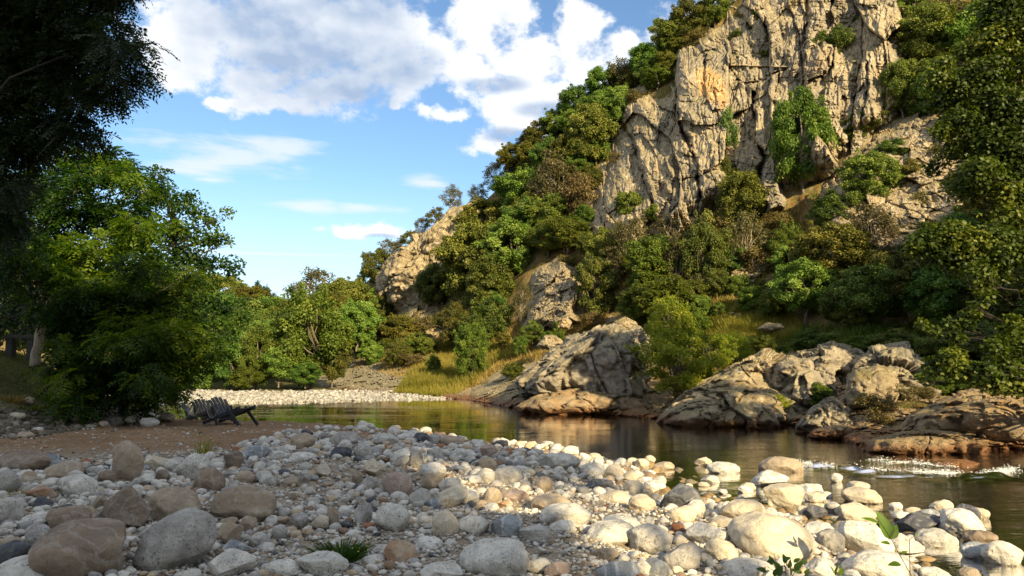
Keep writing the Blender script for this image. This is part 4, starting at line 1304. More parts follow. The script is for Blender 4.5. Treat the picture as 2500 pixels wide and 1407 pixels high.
# ---------------------------------------------------------------- trees behind the far gravel bar
FAR = [('green', 752, 832, 215, 250, 47, 'large fresh green tree behind the gravel bar'),
       ('green', 625, 880, 110, 160, 46, 'small light green tree with a bare stem at the gravel bar'),
       ('dark', 555, 880, 110, 170, 46.5, 'narrow green tree, leaves darkened for shade, at the end of the gravel bar'),  # shade is put into its colour by the darker leaf
       ('dark', 810, 880, 90, 120, 47.5, 'dark green bush between the large tree and the rock slab'),
       ('oak', 680, 890, 100, 100, 45.5, 'low green bush at the back of the gravel bar'),
       ('pale', 770, 718, 140, 140, 70, 'tall airy tree rising above the valley wood'),
       ('oak', 845, 735, 120, 120, 66, 'olive tree on the skyline next to the tall airy tree'),
       ('oak', 800, 770, 140, 120, 60, 'olive tree below the tall airy tree'),
       ('oak', 870, 790, 110, 120, 57, 'olive tree against the rock fin'),
       ('oak', 720, 765, 120, 90, 62, 'olive tree in the dip of the valley wood'),
       ('oak', 660, 765, 130, 90, 64, 'rounded olive tree at the low point of the valley skyline'),
       ('oak', 600, 745, 130, 90, 70, 'tawny oak on the far valley side'),
       ('oak', 545, 715, 130, 90, 74, 'tawny oak high on the far valley side'),
       ('dark', 610, 800, 150, 120, 58, 'dark oak in the middle of the valley wood'),
       ('dark', 540, 790, 150, 140, 58, 'shaded oak on the far valley side'),
       ('green', 690, 815, 120, 120, 54, 'green tree between the large tree and the valley wood'),
       ('dark', 500, 850, 150, 180, 54, 'shaded tree at the river bend'),
       ('dark', 450, 780, 170, 180, 60, 'shaded tree behind the bank trees'),
       ('oak', 470, 715, 130, 100, 72, 'oak on the valley side half hidden by the bank trees'),
       ('dark', 570, 840, 120, 130, 51, 'dark tree behind the narrow green tree'),
       ('fir', 628, 716, 46, 66, 92, 'tallest of the dark firs on the valley skyline'),
       ('fir', 648, 722, 40, 54, 92, 'fir close beside the tallest fir on the valley skyline'),
       ('fir', 668, 735, 34, 44, 93, 'smaller fir at the lower end of the skyline group'),
       ('fir', 610, 722, 34, 40, 93, 'small fir at the upper end of the skyline group'),
       ('oak', 760, 800, 110, 90, 55, 'olive tree behind the crown of the large fresh green tree'),
       ('oak', 640, 830, 110, 100, 52, 'olive green tree behind the small light green tree'),
       ('dark', 480, 910, 120, 120, 47, 'shaded bush at the bank near the river bend'),
       ('dark', 430, 900, 130, 150, 47, 'shaded bush at the river bend behind the near bank'),
       ('green', 600, 925, 90, 60, 45, 'low green shrub at the edge of the gravel bar'),
       ('dark', 745, 915, 90, 60, 45.5, 'dark undergrowth below the large fresh green tree')]
for k, px, py, w, h, Y, lab in FAR:
    hill_tree(kinds(k), px, py, w, h, lab, depth=Y, name=NAMES[k])

# ---------------------------------------------------------------- near trees built clump by clump where they stand


def big_tree(name, label, base, clumps, leaf, bark, trunk_top, tr=0.2, style='puff', ln=0.09, wd=0.04, per=300, limbs=True, seed=5, branch_from=0.35, cat='tree', L=0.34, pairs=7, rad_s=1.0, skip=0.0):
    """clumps: (world point, radius); limbs run from the trunk to every clump"""
    rng = np.random.default_rng(seed)
    base = np.asarray(base, float)
    C = np.array([c[0] for c in clumps]) - base
    Rr = np.array([c[1] for c in clumps]) * rad_s
    b = Bag()
    if style == 'puff':
        b.add(*leaf_puffs(rng, C, Rr, (per * (Rr / Rr.mean()) ** 2).astype(int), ln, wd))
    else:
        cnt = np.maximum(8, (per * (Rr / Rr.mean()) ** 2)).astype(int)
        idx = np.repeat(np.arange(len(C)), cnt)
        d = unit(rng.normal(size=(len(idx), 3)))
        r = rng.random(len(idx)) ** 0.5
        off = d * (r * Rr[idx])[:, None] * np.array([1, 1, 0.55])
        dr = unit(d * np.array([1, 1, 0.35]) + np.array([0, 0, -0.15]) + 0.4 * rng.normal(size=d.shape))
        V, F, tn = leaf_fronds(rng, C[idx] + off, dr, L, pairs, ln, wd)
        k2 = 0.25 * rng.normal(size=len(C))[idx]
        tn = np.clip(tn + np.repeat(np.tile(np.repeat(k2, pairs), 2), 4), 0, 1)
        b.add(V, F, tn)
    root = bpy.data.objects.new(name, None)
    COL.objects.link(root)
    root.location = base
    put('crown', b.mesh(name + '_crown', leaf), root)
    top = np.asarray(trunk_top, float) - base
    tb = Bag()
    path = limb([0, 0, -0.4], top, rng, 0.03, 16)
    tb.add(*tube(path, np.linspace(tr, tr * 0.25, 16), 12))
    for c, r in zip(C, Rr):
        j = int(np.clip(np.searchsorted(path[:, 2], c[2] - 0.45 * np.linalg.norm(c[:2] - path[8, :2])), branch_from * 15, 14))
        l = limb(path[j], c, rng, 0.06, 9)
        if rng.random() < skip:
            continue
        tb.add(*tube(l, np.linspace(tr * 0.24, tr * 0.03, 9), 6))
        for _ in range(2):
            e = c + unit(rng.normal(size=3)) * r * 0.8
            tb.add(*tube(limb(l[6], e, rng, 0.08, 5), np.linspace(tr * 0.09, tr * 0.02, 5), 4))
    put('trunk', tb.mesh(name + '_trunk', bark), root)
    return tag(root, label, cat)


def clump_list(rows, jit, rng, n_extra=1):
    """(px, py, forward distance, radius in photo pixels) -> world clumps, each with a few companions"""
    out = []
    for px, py, Y, r in rows:
        out.append((P(px, py, Y), r * Y / F_PX))
        for _ in range(n_extra):
            q_ = P(px + rng.normal() * r * 0.8, py + rng.normal() * r * 0.6, Y + rng.normal() * jit)
            out.append((q_, r * rng.uniform(0.45, 0.8) * Y / F_PX))
    return out


rg = np.random.default_rng(77)
# dark feather-leaved canopy hanging in from above at the left
rows = [(30, 30, 11, 90), (130, 40, 11, 80), (210, 35, 10.6, 60), (265, 75, 10.4, 46), (330, 108, 10.2, 26), (362, 106, 10.1, 16), (320, 172, 10.3, 38), (350, 178, 10.2, 18),
        (60, 130, 11, 90), (160, 130, 10.8, 80), (240, 130, 10.5, 62), (285, 205, 10.4, 44), (60, 220, 11, 80), (150, 220, 10.8, 64), (225, 225, 10.5, 48), (255, 240, 10.5, 24),
        (40, 300, 11, 70), (110, 300, 10.8, 50), (170, 300, 10.6, 40), (195, 325, 10.5, 34), (225, 345, 10.4, 22), (60, 370, 11, 60), (130, 350, 10.8, 40), (20, 430, 11, 60),
        (-60, 60, 12, 110), (-60, 200, 12, 110), (-80, 340, 12, 110), (-40, 480, 12, 90), (100, -60, 11, 110), (215, -50, 10.6, 80), (-50, -60, 12, 130), (20, 180, 11.6, 100),
        (110, 90, 11.8, 100), (30, 90, 12.2, 100), (10, 540, 12, 60)]
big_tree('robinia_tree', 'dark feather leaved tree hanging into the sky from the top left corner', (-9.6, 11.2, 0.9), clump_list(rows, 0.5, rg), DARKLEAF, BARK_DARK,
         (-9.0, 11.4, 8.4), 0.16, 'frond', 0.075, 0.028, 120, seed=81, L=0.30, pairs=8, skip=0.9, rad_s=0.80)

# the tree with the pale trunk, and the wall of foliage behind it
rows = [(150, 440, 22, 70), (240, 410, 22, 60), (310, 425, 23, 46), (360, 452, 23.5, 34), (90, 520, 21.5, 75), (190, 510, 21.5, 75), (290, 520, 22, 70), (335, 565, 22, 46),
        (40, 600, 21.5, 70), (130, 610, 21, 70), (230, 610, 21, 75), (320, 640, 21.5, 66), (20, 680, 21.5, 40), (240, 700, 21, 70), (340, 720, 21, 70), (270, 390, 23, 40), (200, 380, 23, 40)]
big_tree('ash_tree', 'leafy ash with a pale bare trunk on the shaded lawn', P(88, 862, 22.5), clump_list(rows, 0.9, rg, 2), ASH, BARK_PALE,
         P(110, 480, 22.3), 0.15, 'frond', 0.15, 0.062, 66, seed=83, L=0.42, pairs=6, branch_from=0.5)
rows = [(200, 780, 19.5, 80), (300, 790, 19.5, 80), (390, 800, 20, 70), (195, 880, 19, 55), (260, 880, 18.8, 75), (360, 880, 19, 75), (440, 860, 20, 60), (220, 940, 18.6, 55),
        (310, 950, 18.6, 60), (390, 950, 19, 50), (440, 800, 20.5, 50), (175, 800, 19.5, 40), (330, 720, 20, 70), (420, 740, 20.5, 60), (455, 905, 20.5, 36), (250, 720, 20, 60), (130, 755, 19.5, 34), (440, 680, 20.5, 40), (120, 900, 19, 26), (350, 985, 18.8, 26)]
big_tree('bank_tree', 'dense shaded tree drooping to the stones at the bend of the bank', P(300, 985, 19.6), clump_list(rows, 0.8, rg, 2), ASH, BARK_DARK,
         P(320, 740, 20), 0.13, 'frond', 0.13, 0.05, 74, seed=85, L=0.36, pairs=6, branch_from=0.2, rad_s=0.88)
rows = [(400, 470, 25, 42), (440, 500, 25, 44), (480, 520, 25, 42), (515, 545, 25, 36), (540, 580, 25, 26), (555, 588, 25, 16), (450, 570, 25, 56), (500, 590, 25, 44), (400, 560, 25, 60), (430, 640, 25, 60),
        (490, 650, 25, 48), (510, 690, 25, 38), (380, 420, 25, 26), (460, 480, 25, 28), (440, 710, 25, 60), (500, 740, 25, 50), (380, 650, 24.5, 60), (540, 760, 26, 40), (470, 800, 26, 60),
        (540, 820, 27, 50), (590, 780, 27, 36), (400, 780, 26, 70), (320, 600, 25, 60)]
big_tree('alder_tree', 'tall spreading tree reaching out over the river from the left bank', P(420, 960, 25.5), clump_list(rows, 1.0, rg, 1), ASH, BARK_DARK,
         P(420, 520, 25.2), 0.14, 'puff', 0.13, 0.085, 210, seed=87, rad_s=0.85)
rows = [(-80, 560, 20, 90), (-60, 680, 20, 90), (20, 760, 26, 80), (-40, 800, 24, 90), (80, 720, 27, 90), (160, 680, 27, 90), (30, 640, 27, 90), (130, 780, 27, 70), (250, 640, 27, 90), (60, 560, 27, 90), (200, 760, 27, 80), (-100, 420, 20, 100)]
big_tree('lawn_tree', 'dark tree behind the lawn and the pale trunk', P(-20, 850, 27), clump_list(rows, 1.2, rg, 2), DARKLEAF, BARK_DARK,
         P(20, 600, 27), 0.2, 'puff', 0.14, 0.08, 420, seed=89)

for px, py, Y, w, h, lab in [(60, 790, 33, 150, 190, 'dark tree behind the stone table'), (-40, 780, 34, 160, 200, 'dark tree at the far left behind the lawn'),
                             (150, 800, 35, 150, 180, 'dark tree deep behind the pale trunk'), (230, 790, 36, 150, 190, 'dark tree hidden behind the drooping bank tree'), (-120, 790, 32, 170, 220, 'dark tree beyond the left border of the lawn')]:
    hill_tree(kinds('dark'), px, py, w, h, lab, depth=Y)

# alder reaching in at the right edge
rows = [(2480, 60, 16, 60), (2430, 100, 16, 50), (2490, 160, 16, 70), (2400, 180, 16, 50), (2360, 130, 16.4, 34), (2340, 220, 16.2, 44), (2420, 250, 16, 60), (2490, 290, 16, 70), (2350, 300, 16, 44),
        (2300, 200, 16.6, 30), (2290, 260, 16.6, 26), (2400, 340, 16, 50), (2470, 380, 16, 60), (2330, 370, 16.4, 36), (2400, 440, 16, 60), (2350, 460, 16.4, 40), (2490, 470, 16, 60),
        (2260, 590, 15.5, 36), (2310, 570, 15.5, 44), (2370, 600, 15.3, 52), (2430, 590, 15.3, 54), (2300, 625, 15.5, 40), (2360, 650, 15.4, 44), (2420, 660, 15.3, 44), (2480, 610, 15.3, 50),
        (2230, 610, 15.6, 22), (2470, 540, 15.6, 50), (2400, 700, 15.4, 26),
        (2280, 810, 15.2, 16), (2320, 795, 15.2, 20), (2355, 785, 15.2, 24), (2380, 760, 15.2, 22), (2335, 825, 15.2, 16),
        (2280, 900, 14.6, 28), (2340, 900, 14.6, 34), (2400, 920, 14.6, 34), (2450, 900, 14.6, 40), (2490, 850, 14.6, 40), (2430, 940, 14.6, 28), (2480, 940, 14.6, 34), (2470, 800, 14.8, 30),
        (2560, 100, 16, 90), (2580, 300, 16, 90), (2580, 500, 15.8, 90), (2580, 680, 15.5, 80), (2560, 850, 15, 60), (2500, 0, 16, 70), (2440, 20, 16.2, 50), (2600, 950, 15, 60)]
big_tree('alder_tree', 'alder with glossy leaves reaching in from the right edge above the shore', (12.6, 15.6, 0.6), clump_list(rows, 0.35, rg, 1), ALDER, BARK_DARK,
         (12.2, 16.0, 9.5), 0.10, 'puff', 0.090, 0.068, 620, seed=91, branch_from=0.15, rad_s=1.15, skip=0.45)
# ================================================================ STONES
MATS = {
    'white': stone_mat('stone_white', (0.62, 0.59, 0.52), (0.51, 0.485, 0.43), (0.07, 0.07, 0.07), 0.75, 0.35, 0.25, 0.15, (0.33, 0.25, 0.16)),
    'grey': stone_mat('stone_grey', (0.44, 0.415, 0.37), (0.33, 0.315, 0.29), (0.05, 0.05, 0.05), 0.7, 0.16, 0.30, 0.2),
    'blue': stone_mat('stone_blue_grey', (0.30, 0.32, 0.34), (0.20, 0.215, 0.235), (0.06, 0.06, 0.07), 0.5, 0.45, 0.25, 0.05),
    'tan': stone_mat('stone_tan', (0.38, 0.30, 0.21), (0.31, 0.25, 0.18), (0.09, 0.07, 0.05), 0.4, 0.12, 0.25, 0.3, (0.28, 0.16, 0.08)),
    'brown': stone_mat('stone_brown', (0.245, 0.185, 0.13), (0.18, 0.137, 0.10), (0.07, 0.05, 0.035), 0.45, 0.10, 0.25, 0.5, (0.30, 0.255, 0.19)),
    'slate': stone_mat('stone_slate', (0.085, 0.09, 0.105), (0.06, 0.064, 0.078), (0.03, 0.03, 0.03), 0.2, 0.08, 0.3, 0.0),
    'rust': stone_mat('stone_rust', (0.36, 0.20, 0.10), (0.42, 0.33, 0.23), (0.10, 0.06, 0.04), 0.4, 0.15, 0.25, 0.4, (0.30, 0.12, 0.05)),
    'cream': stone_mat('stone_cream_sun_tint', (0.54, 0.47, 0.35), (0.48, 0.42, 0.32), (0.12, 0.09, 0.06), 0.45, 0.2, 0.2, 0.2, (0.42, 0.27, 0.12)),  # pale stone with the sun's warmth put into its colour
    'pink': stone_mat('stone_pink', (0.40, 0.30, 0.24), (0.33, 0.245, 0.20), (0.12, 0.08, 0.07), 0.4, 0.15, 0.2, 0.2),
}


def stone_shape(seed, sub, angular):
    """water-worn pebble: an icosphere trimmed by a few soft flats, then made uneven"""
    rng = np.random.default_rng(seed)
    bm = bmesh.new()
    bmesh.ops.create_icosphere(bm, subdivisions=sub, radius=1.0)
    V = np.array([v.co[:] for v in bm.verts])
    F = np.array([[v.index for v in f.verts] for f in bm.faces])
    bm.free()
    for _ in range(11 if angular else 6):
        n = unit(rng.normal(size=3))
        d = rng.uniform(0.52, 0.85) if angular else rng.uniform(0.66, 0.92)
        over = V @ n - d
        V = V - np.maximum(over, 0)[:, None] * n * (0.93 if angular else 0.80)
    V = V * (1 + (0.10 * vnoise(V * 1.3 + seed, seed) + 0.05 * vnoise(V * 2.9 + seed, seed + 1))[:, None])
    if sub >= 4:
        V = V * (1 + (0.022 * fbm(V * 5, 4, seed) + (0.030 if angular else 0.012) * fbm(V * 4, 3, seed + 5, 0.6, True))[:, None])
    V -= (V.max(0) + V.min(0)) / 2
    V /= (V.max(0) - V.min(0)) / 2
    return V, F


SHAPES, SHAPES_LO = [], []
for i in range(12):
    SHAPES.append(mesh_np('stone_round', *stone_shape(400 + i, 5, False)))
for i in range(6):
    SHAPES.append(mesh_np('stone_angular', *stone_shape(450 + i, 5, True)))
for i in range(14):
    SHAPES_LO.append(mesh_np('cobble', *stone_shape(500 + i, 4, i > 6)))
MESH_MAT = {}


def stone_mesh(me, mat):
    """a copy of the shape for each material (alike stones share it)"""
    k = (me.name, mat)
    if k not in MESH_MAT:
        c = me.copy()
        c.materials.append(MATS[mat])
        MESH_MAT[k] = c
    return MESH_MAT[k]


PLACED = []          # (x, y, horizontal radius, half height, label)


def stone(x0, y0, x1, y1, mat, label, sh=None, rot=0, sink=0.10, name=None, own=None):
    """(x0, y0)-(x1, y1): outline of the stone in the photograph; it lies where that outline meets the bank"""
    cx, cy, w, h = (x0 + x1) / 2, (y0 + y1) / 2, x1 - x0, y1 - y0
    g = grounded(cx, y1 - 0.04 * h)
    Y = g[1]
    Wm, Hm = w * Y / F_PX, h * Y / F_PX
    if own:
        Wm, Hm = own[0] * Y / F_PX, own[1] * Y / F_PX
    eps = math.atan2(EYE[2] - g[2], Y)
    a = 0.42 * Wm
    c = math.sqrt(max((Hm / 2) ** 2 - (a * math.sin(eps)) ** 2, (0.24 * Wm) ** 2 if not own else (Hm * 0.4) ** 2)) / math.cos(eps)
    ctr = P(cx, cy + sink * h * 0.5, Y + a * 0.75)
    me = SHAPES[(len(PLACED) * 5) % 12 if sh is None else sh]
    o = put(name or ('boulder' if Wm > 0.32 else 'stone'), stone_mesh(me, mat), None, ctr)
    o.scale = (Wm / 2 * 1.03, a * 1.05, c * (1 + sink))
    o.rotation_euler = (RNG.uniform(-0.15, 0.15), R(rot), RNG.choice([0, math.pi]) + RNG.uniform(-0.25, 0.25))
    tag(o, label, 'boulder' if Wm > 0.32 else 'stone')
    PLACED.append((ctr[0], ctr[1], max(Wm / 2, a), c, label))
    return o


A = 12   # first angular shape
ROWS = [
    # shaded left end of the bank
    (277, 1075, 347, 1178, 'tan', 'upright egg-shaped tan boulder standing at the edge of the sand', 2, 0),
    (326, 1228, 528, 1406, 'grey', 'large smooth grey boulder tilted in the front of the shaded bank', 1, -32, (195, 130)),
    (79, 1272, 306, 1425, 'brown', 'largest brown boulder in the bottom corner of the shaded bank', 3, 0),
    (115, 1235, 222, 1302, 'brown', 'rounded brown boulder resting against the largest brown boulder', 5, 0),
    (250, 1190, 363, 1300, 'brown', 'dark brown cracked boulder behind the large smooth grey boulder', A + 1, 0),
    (363, 1190, 486, 1275, 'tan', 'dusty flat topped tan boulder between two darker boulders', 7, 0),
    (519, 1184, 667, 1280, 'tan', 'tan boulder with a notch and a pale vein', 8, 12),
    (474, 1142, 549, 1215, 'brown', 'round dusty brown boulder behind the notched boulder', 9, 0),
    (436, 1106, 505, 1172, 'white', 'pale mottled standing stone beside the round dusty brown boulder', A, 20),
    (143, 1157, 242, 1216, 'white', 'long white grey boulder lying behind the brown boulders', 4, -12),
    (-4, 1106, 116, 1158, 'brown', 'wide low red-brown boulder at the left border of the bank', 6, 0),
    (85, 1104, 146, 1148, 'blue', 'pale blue-grey slab leaning behind the red-brown boulder', A + 2, 25),
    (110, 1128, 200, 1175, 'tan', 'dusty tan slab beneath the pale blue-grey slab', 10, 0),
    (-14, 1148, 50, 1210, 'grey', 'grey boulder cut by the left border above its twin', 0, 0),
    (-14, 1215, 52, 1285, 'grey', 'dark based grey boulder cut by the left border', 11, 0),
    (54, 1250, 130, 1290, 'white', 'pale boulder peeping out behind the rounded brown boulder', 2, 0),
    (62, 1280, 124, 1340, 'grey', 'grey stone squeezed beside the largest brown boulder', 7, 0),
    (-10, 1362, 124, 1425, 'white', 'white speckled boulder in the bottom left corner', 4, 0),
    (-16, 1322, 70, 1378, 'slate', 'smooth dark slate boulder above the white corner boulder', 1, 20),
    (-6, 1312, 54, 1354, 'tan', 'dull tan stone behind the dark slate boulder', 5, 0),
    (511, 1340, 622, 1416, 'white', 'white veined boulder beside the large smooth grey boulder', A + 3, 0),
    (731, 1345, 856, 1416, 'white', 'white veined boulder below the flowering tuft', A + 4, 0),
    (74, 1190, 145, 1220, 'rust', 'flat rusty orange stone under the long white grey boulder', A + 5, 5),
    (77, 1212, 124, 1244, 'slate', 'dark angular slate stone under the rusty orange stone', A + 1, 0),
    (100, 1168, 145, 1195, 'white', 'small white stone at the end of the long white grey boulder', 3, 0),
    (54, 1150, 88, 1190, 'tan', 'small upright tan stone left of the long white grey boulder', 6, 0),
    (338, 1156, 376, 1185, 'white', 'smooth white egg beside the upright tan boulder', 8, 0),
    (379, 1178, 413, 1197, 'white', 'small flat white pebble behind the flat topped tan boulder', 9, 0),
    (382, 1147, 417, 1176, 'brown', 'small dark brown stone between white eggs', 10, 0),
    (355, 1112, 404, 1150, 'cream', 'pale leaning stone just right of the upright tan boulder', A + 2, -15),
    (402, 1120, 442, 1150, 'white', 'white stone touching the mottled standing stone', 2, 0),
    (206, 1138, 250, 1168, 'grey', 'grey stone left of the upright tan boulder', 4, 0),
    (240, 1148, 284, 1182, 'brown', 'dusty brown stone at the foot of the upright tan boulder', 5, 0),
    (227, 1210, 262, 1254, 'tan', 'narrow tan stone against the dark brown cracked boulder', 0, 0),
    (266, 1300, 320, 1326, 'tan', 'pale flat stone under the dark brown cracked boulder', A + 2, 0),
    (425, 1394, 492, 1420, 'white', 'white stone cut by the lower border beside the smooth grey boulder', 7, 0),
    (573, 1150, 622, 1182, 'tan', 'yellow tan egg on the sandy slope', 1, 0),
    (621, 1150, 671, 1188, 'white', 'angular white stone next to the yellow tan egg', A, 0),
    (690, 1165, 732, 1190, 'tan', 'small tan loaf-shaped stone on the sandy slope', 3, 0),
    (549, 1100, 596, 1150, 'brown', 'dark brown rough stone where sand meets cobbles', A + 4, 0),
    (592, 1086, 660, 1126, 'blue', 'dark striped blue-grey boulder at the top edge of the cobbles', A + 5, -15),
    (709, 1058, 771, 1102, 'tan', 'round tan boulder on the crest beside the sand', 6, 0),
    (805, 1053, 873, 1094, 'grey', 'round grey boulder on the crest behind the dark slate', 8, 0),
    (806, 1090, 862, 1124, 'slate', 'blue-black angular slate below the round grey crest boulder', A + 3, 0),
    (865, 1082, 908, 1125, 'grey', 'mottled grey stone right of the blue-black slate', 9, 30),
    (662, 1100, 706, 1126, 'white', 'clean white stone below the round tan crest boulder', 10, 0),
    (706, 1106, 772, 1134, 'white', 'wide white stone under the round tan crest boulder', 11, 0),
    (770, 1128, 808, 1168, 'cream', 'cream stone with a flat top in the middle of the slope', A + 1, 0),
    (728, 1146, 757, 1178, 'grey', 'pointed grey stone beside the flat topped cream stone', A + 2, 0),
    (764, 1258, 802, 1294, 'cream', 'round cream stone among small cobbles', 2, 0),
    (796, 1238, 828, 1288, 'tan', 'blocky brown-tan stone next to the round cream stone', A + 3, 0),
    (607, 1300, 659, 1340, 'grey', 'round pale grey stone right of the split tan stone', 4, 0),
    (531, 1276, 590, 1336, 'tan', 'split tan stone in front of the notched boulder', A + 4, 0),
    (582, 1260, 630, 1304, 'tan', 'wedge-shaped tan stone under the notched boulder', A, 0),
    (664, 1282, 702, 1316, 'grey', 'grey speckled stone beside the wedge-shaped tan stone', 5, 0),
    (710, 1252, 752, 1286, 'grey', 'grey cobble above the flowering tuft', 6, 0),
    (537, 1262, 582, 1286, 'tan', 'low tan stone at the foot of the notched boulder', 7, 0),
    (626, 1325, 670, 1356, 'white', 'white streaked cobble beside the round pale grey stone', 8, 0),
    (650, 1365, 735, 1412, 'white', 'white striped boulder left of the tuft boulder', 1, 0),
    (545, 1325, 620, 1358, 'blue', 'flat pale blue slab on top of the white veined boulder', A + 5, 0),
    # shaded middle
    (918, 1229, 1000, 1306, 'white', 'big smooth white boulder with a shoulder in the middle of the bank', 0, 0),
    (1124, 1318, 1284, 1414, 'white', 'largest pale grey-white dome-shaped boulder at the lower border', 3, 0),
    (937, 1320, 1018, 1388, 'rust', 'orange and white stained boulder on the coarse sand', 7, 0),
    (1056, 1248, 1120, 1314, 'cream', 'stone with a pale oval ring on its face', 8, 0),
    (1198, 1256, 1282, 1322, 'blue', 'blue-grey striped boulder beside the ring stone', 4, -15),
    (1270, 1282, 1348, 1332, 'grey', 'rough rounded grey-tan boulder in the middle of the bank', A + 4, 0),
    (1318, 1230, 1444, 1288, 'white', 'wide flat white boulder lying across the middle of the bank', 9, 5),
    (940, 1147, 1008, 1220, 'pink', 'leaning reddish tan boulder among grey cobbles', 10, 35),
    (1205, 1138, 1278, 1190, 'grey', 'dark streaked grey boulder near the edge of the sunlight', 11, 0),
    (1024, 1130, 1090, 1170, 'white', 'wide white boulder on the upper bank', 6, 0),
    (1538, 1280, 1645, 1350, 'grey', 'smooth grey-tan boulder where shade and sunlight meet', 2, 0),
    (1432, 1282, 1552, 1330, 'white', 'long whitish boulder left of the smooth grey-tan boulder', 5, 8),
    (1468, 1255, 1562, 1304, 'white', 'whitish boulder behind the long whitish boulder', 1, 0),
    (1610, 1330, 1716, 1392, 'grey', 'smooth grey boulder at the foot of the sunlit block', 7, 15),
    (1452, 1374, 1560, 1424, 'blue', 'blue-white boulder at the lower border', 8, 0),
    (1538, 1366, 1594, 1412, 'white', 'white angular stone beside the blue-white boulder', A + 1, 0),
    (1570, 1366, 1632, 1412, 'blue', 'rounded blue-grey stone by the lower border', 0, 0),
    (1454, 1338, 1510, 1376, 'tan', 'tan stone with a dark top above the blue-white boulder', 3, 0),
    (1025, 1376, 1128, 1420, 'white', 'white cracked boulder cut by the lower border', A + 2, 0),
    (954, 1202, 1004, 1234, 'white', 'clean white oval stone under the leaning reddish boulder', 9, -20),
    (1000, 1194, 1052, 1244, 'grey', 'grey speckled boulder right of the clean white oval', 10, 0),
    (1036, 1217, 1076, 1246, 'blue', 'small blue-grey stone below the grey speckled boulder', 11, 0),
    (1046, 1188, 1142, 1244, 'cream', 'long speckled cream boulder lying slantwise', 4, 28, (105, 46)),
    (1028, 1155, 1078, 1198, 'tan', 'peach coloured stone below the wide white boulder', 6, -25),
    (906, 1058, 972, 1090, 'white', 'white boulder on the crest next to the water', 2, 0),
    (1010, 1056, 1052, 1082, 'slate', 'dark blue slate slab on the crest by the shoreline', A + 3, 10),
    (1076, 1065, 1132, 1094, 'tan', 'brown and white boulder on the wet shoreline', 5, 5),
    (1048, 1058, 1078, 1090, 'grey', 'grey standing stone between the slate slab and the brown boulder', 7, 0),
    (1170, 1084, 1212, 1122, 'pink', 'tan knobbed stone at the last edge of the shade', A + 4, 0),
    (1170, 1116, 1213, 1152, 'tan', 'smooth grey-tan stone under the tan knobbed stone', 8, 0),
    (950, 1098, 1008, 1138, 'white', 'slanted white slab with a gritty underside', A, -25),
    (1000, 1098, 1032, 1140, 'grey', 'grey slab leaning on the slanted white slab', A + 5, 10),
    (884, 1120, 930, 1162, 'cream', 'pale knobby stone left of the slanted slab', A + 1, 0),
    (884, 1164, 924, 1202, 'grey', 'grey rounded stone left of the leaning reddish boulder', 1, 0),
    (1116, 1258, 1194, 1314, 'white', 'pale boulder with dark flecks between ring stone and striped boulder', 0, 0),
    (1306, 1164, 1346, 1204, 'tan', 'upright tan stone right of the dark streaked boulder', 3, 15),
    (1162, 1143, 1210, 1184, 'white', 'pale pear-shaped stone left of the dark streaked boulder', 9, 30),
    (1342, 1270, 1404, 1310, 'white', 'pale stone below the wide flat white boulder', 10, 0),
    (1014, 1312, 1080, 1356, 'white', 'pale stone below the ring stone', 11, 0),
    (908, 1330, 965, 1360, 'white', 'wide white stone beside the orange stained boulder', 4, 0),
    (880, 1360, 950, 1386, 'white', 'flat white stone under the orange stained boulder', 6, 0),
    (985, 1362, 1024, 1392, 'grey', 'grey pebble leaning on the orange stained boulder', 2, 0),
    (1296, 1214, 1394, 1250, 'tan', 'low tan boulder above the wide flat white boulder', 5, 0),
    (1280, 1362, 1345, 1396, 'white', 'pale speckled stone right of the dome-shaped boulder', 7, 0),
    (1330, 1372, 1390, 1414, 'pink', 'brownish stone near the lower border right of the dome', 8, 0),
    (1040, 1100, 1092, 1120, 'grey', 'flat grey stone above the wide white boulder', 3, 0),
    (1100, 1095, 1142, 1120, 'white', 'white stone on the upper bank below the brown and white boulder', 9, 0),
    (1070, 1165, 1125, 1205, 'grey', 'grey ribbed stone right of the peach coloured stone', 10, 0),
    (1130, 1200, 1170, 1232, 'white', 'pale round stone right of the long speckled boulder', 11, 0),
    (1180, 1190, 1225, 1236, 'tan', 'tan rounded stone below the dark streaked boulder', 1, 0),
    (1225, 1196, 1290, 1228, 'pink', 'broad pinkish stone below the dark streaked boulder', 0, 0),
    (1215, 1222, 1250, 1240, 'rust', 'small dark red stone on the gravel', A + 2, 0),
    (860, 1150, 885, 1185, 'tan', 'small tan stone left of the grey rounded stone', 6, 0),
    (865, 1225, 908, 1290, 'grey', 'grey twisted stone left of the big smooth white boulder', A + 3, 10),
    (840, 1295, 880, 1320, 'white', 'small white cobble near the twisted grey stone', 4, 0),
    # sunlit side and stones in the water
    (1784, 1253, 1990, 1372, 'cream', 'giant smooth cream boulder, the largest in the sunlight', 1, 12),
    (2063, 1266, 2168, 1368, 'white', 'tall white speckled boulder leaning behind the leafy sprout', 8, 40, (128, 84)),
    (2295, 1238, 2392, 1314, 'white', 'smooth white boulder in front of a slate slab in the water', 2, 30, (102, 72)),
    (2192, 1254, 2302, 1306, 'slate', 'dark flat slate slab touching the smooth white boulder', A + 3, 5),
    (2325, 1232, 2394, 1280, 'slate', 'dark slate stone behind the smooth white boulder', A, 30),
    (2272, 1220, 2326, 1252, 'cream', 'cream stone behind the flat slate slab', 7, 0),
    (1858, 1180, 1957, 1243, 'cream', 'pyramid-like cream boulder at the edge of the pool', A + 4, 0),
    (1757, 1218, 1867, 1276, 'cream', 'broad speckled cream boulder behind the giant boulder', 9, 0),
    (1832, 1150, 1920, 1190, 'white', 'white wedge-shaped boulder standing in the shallow water', A + 1, 12),
    (1938, 1182, 2004, 1208, 'white', 'white pointed stone in the shallow water', A, 0),
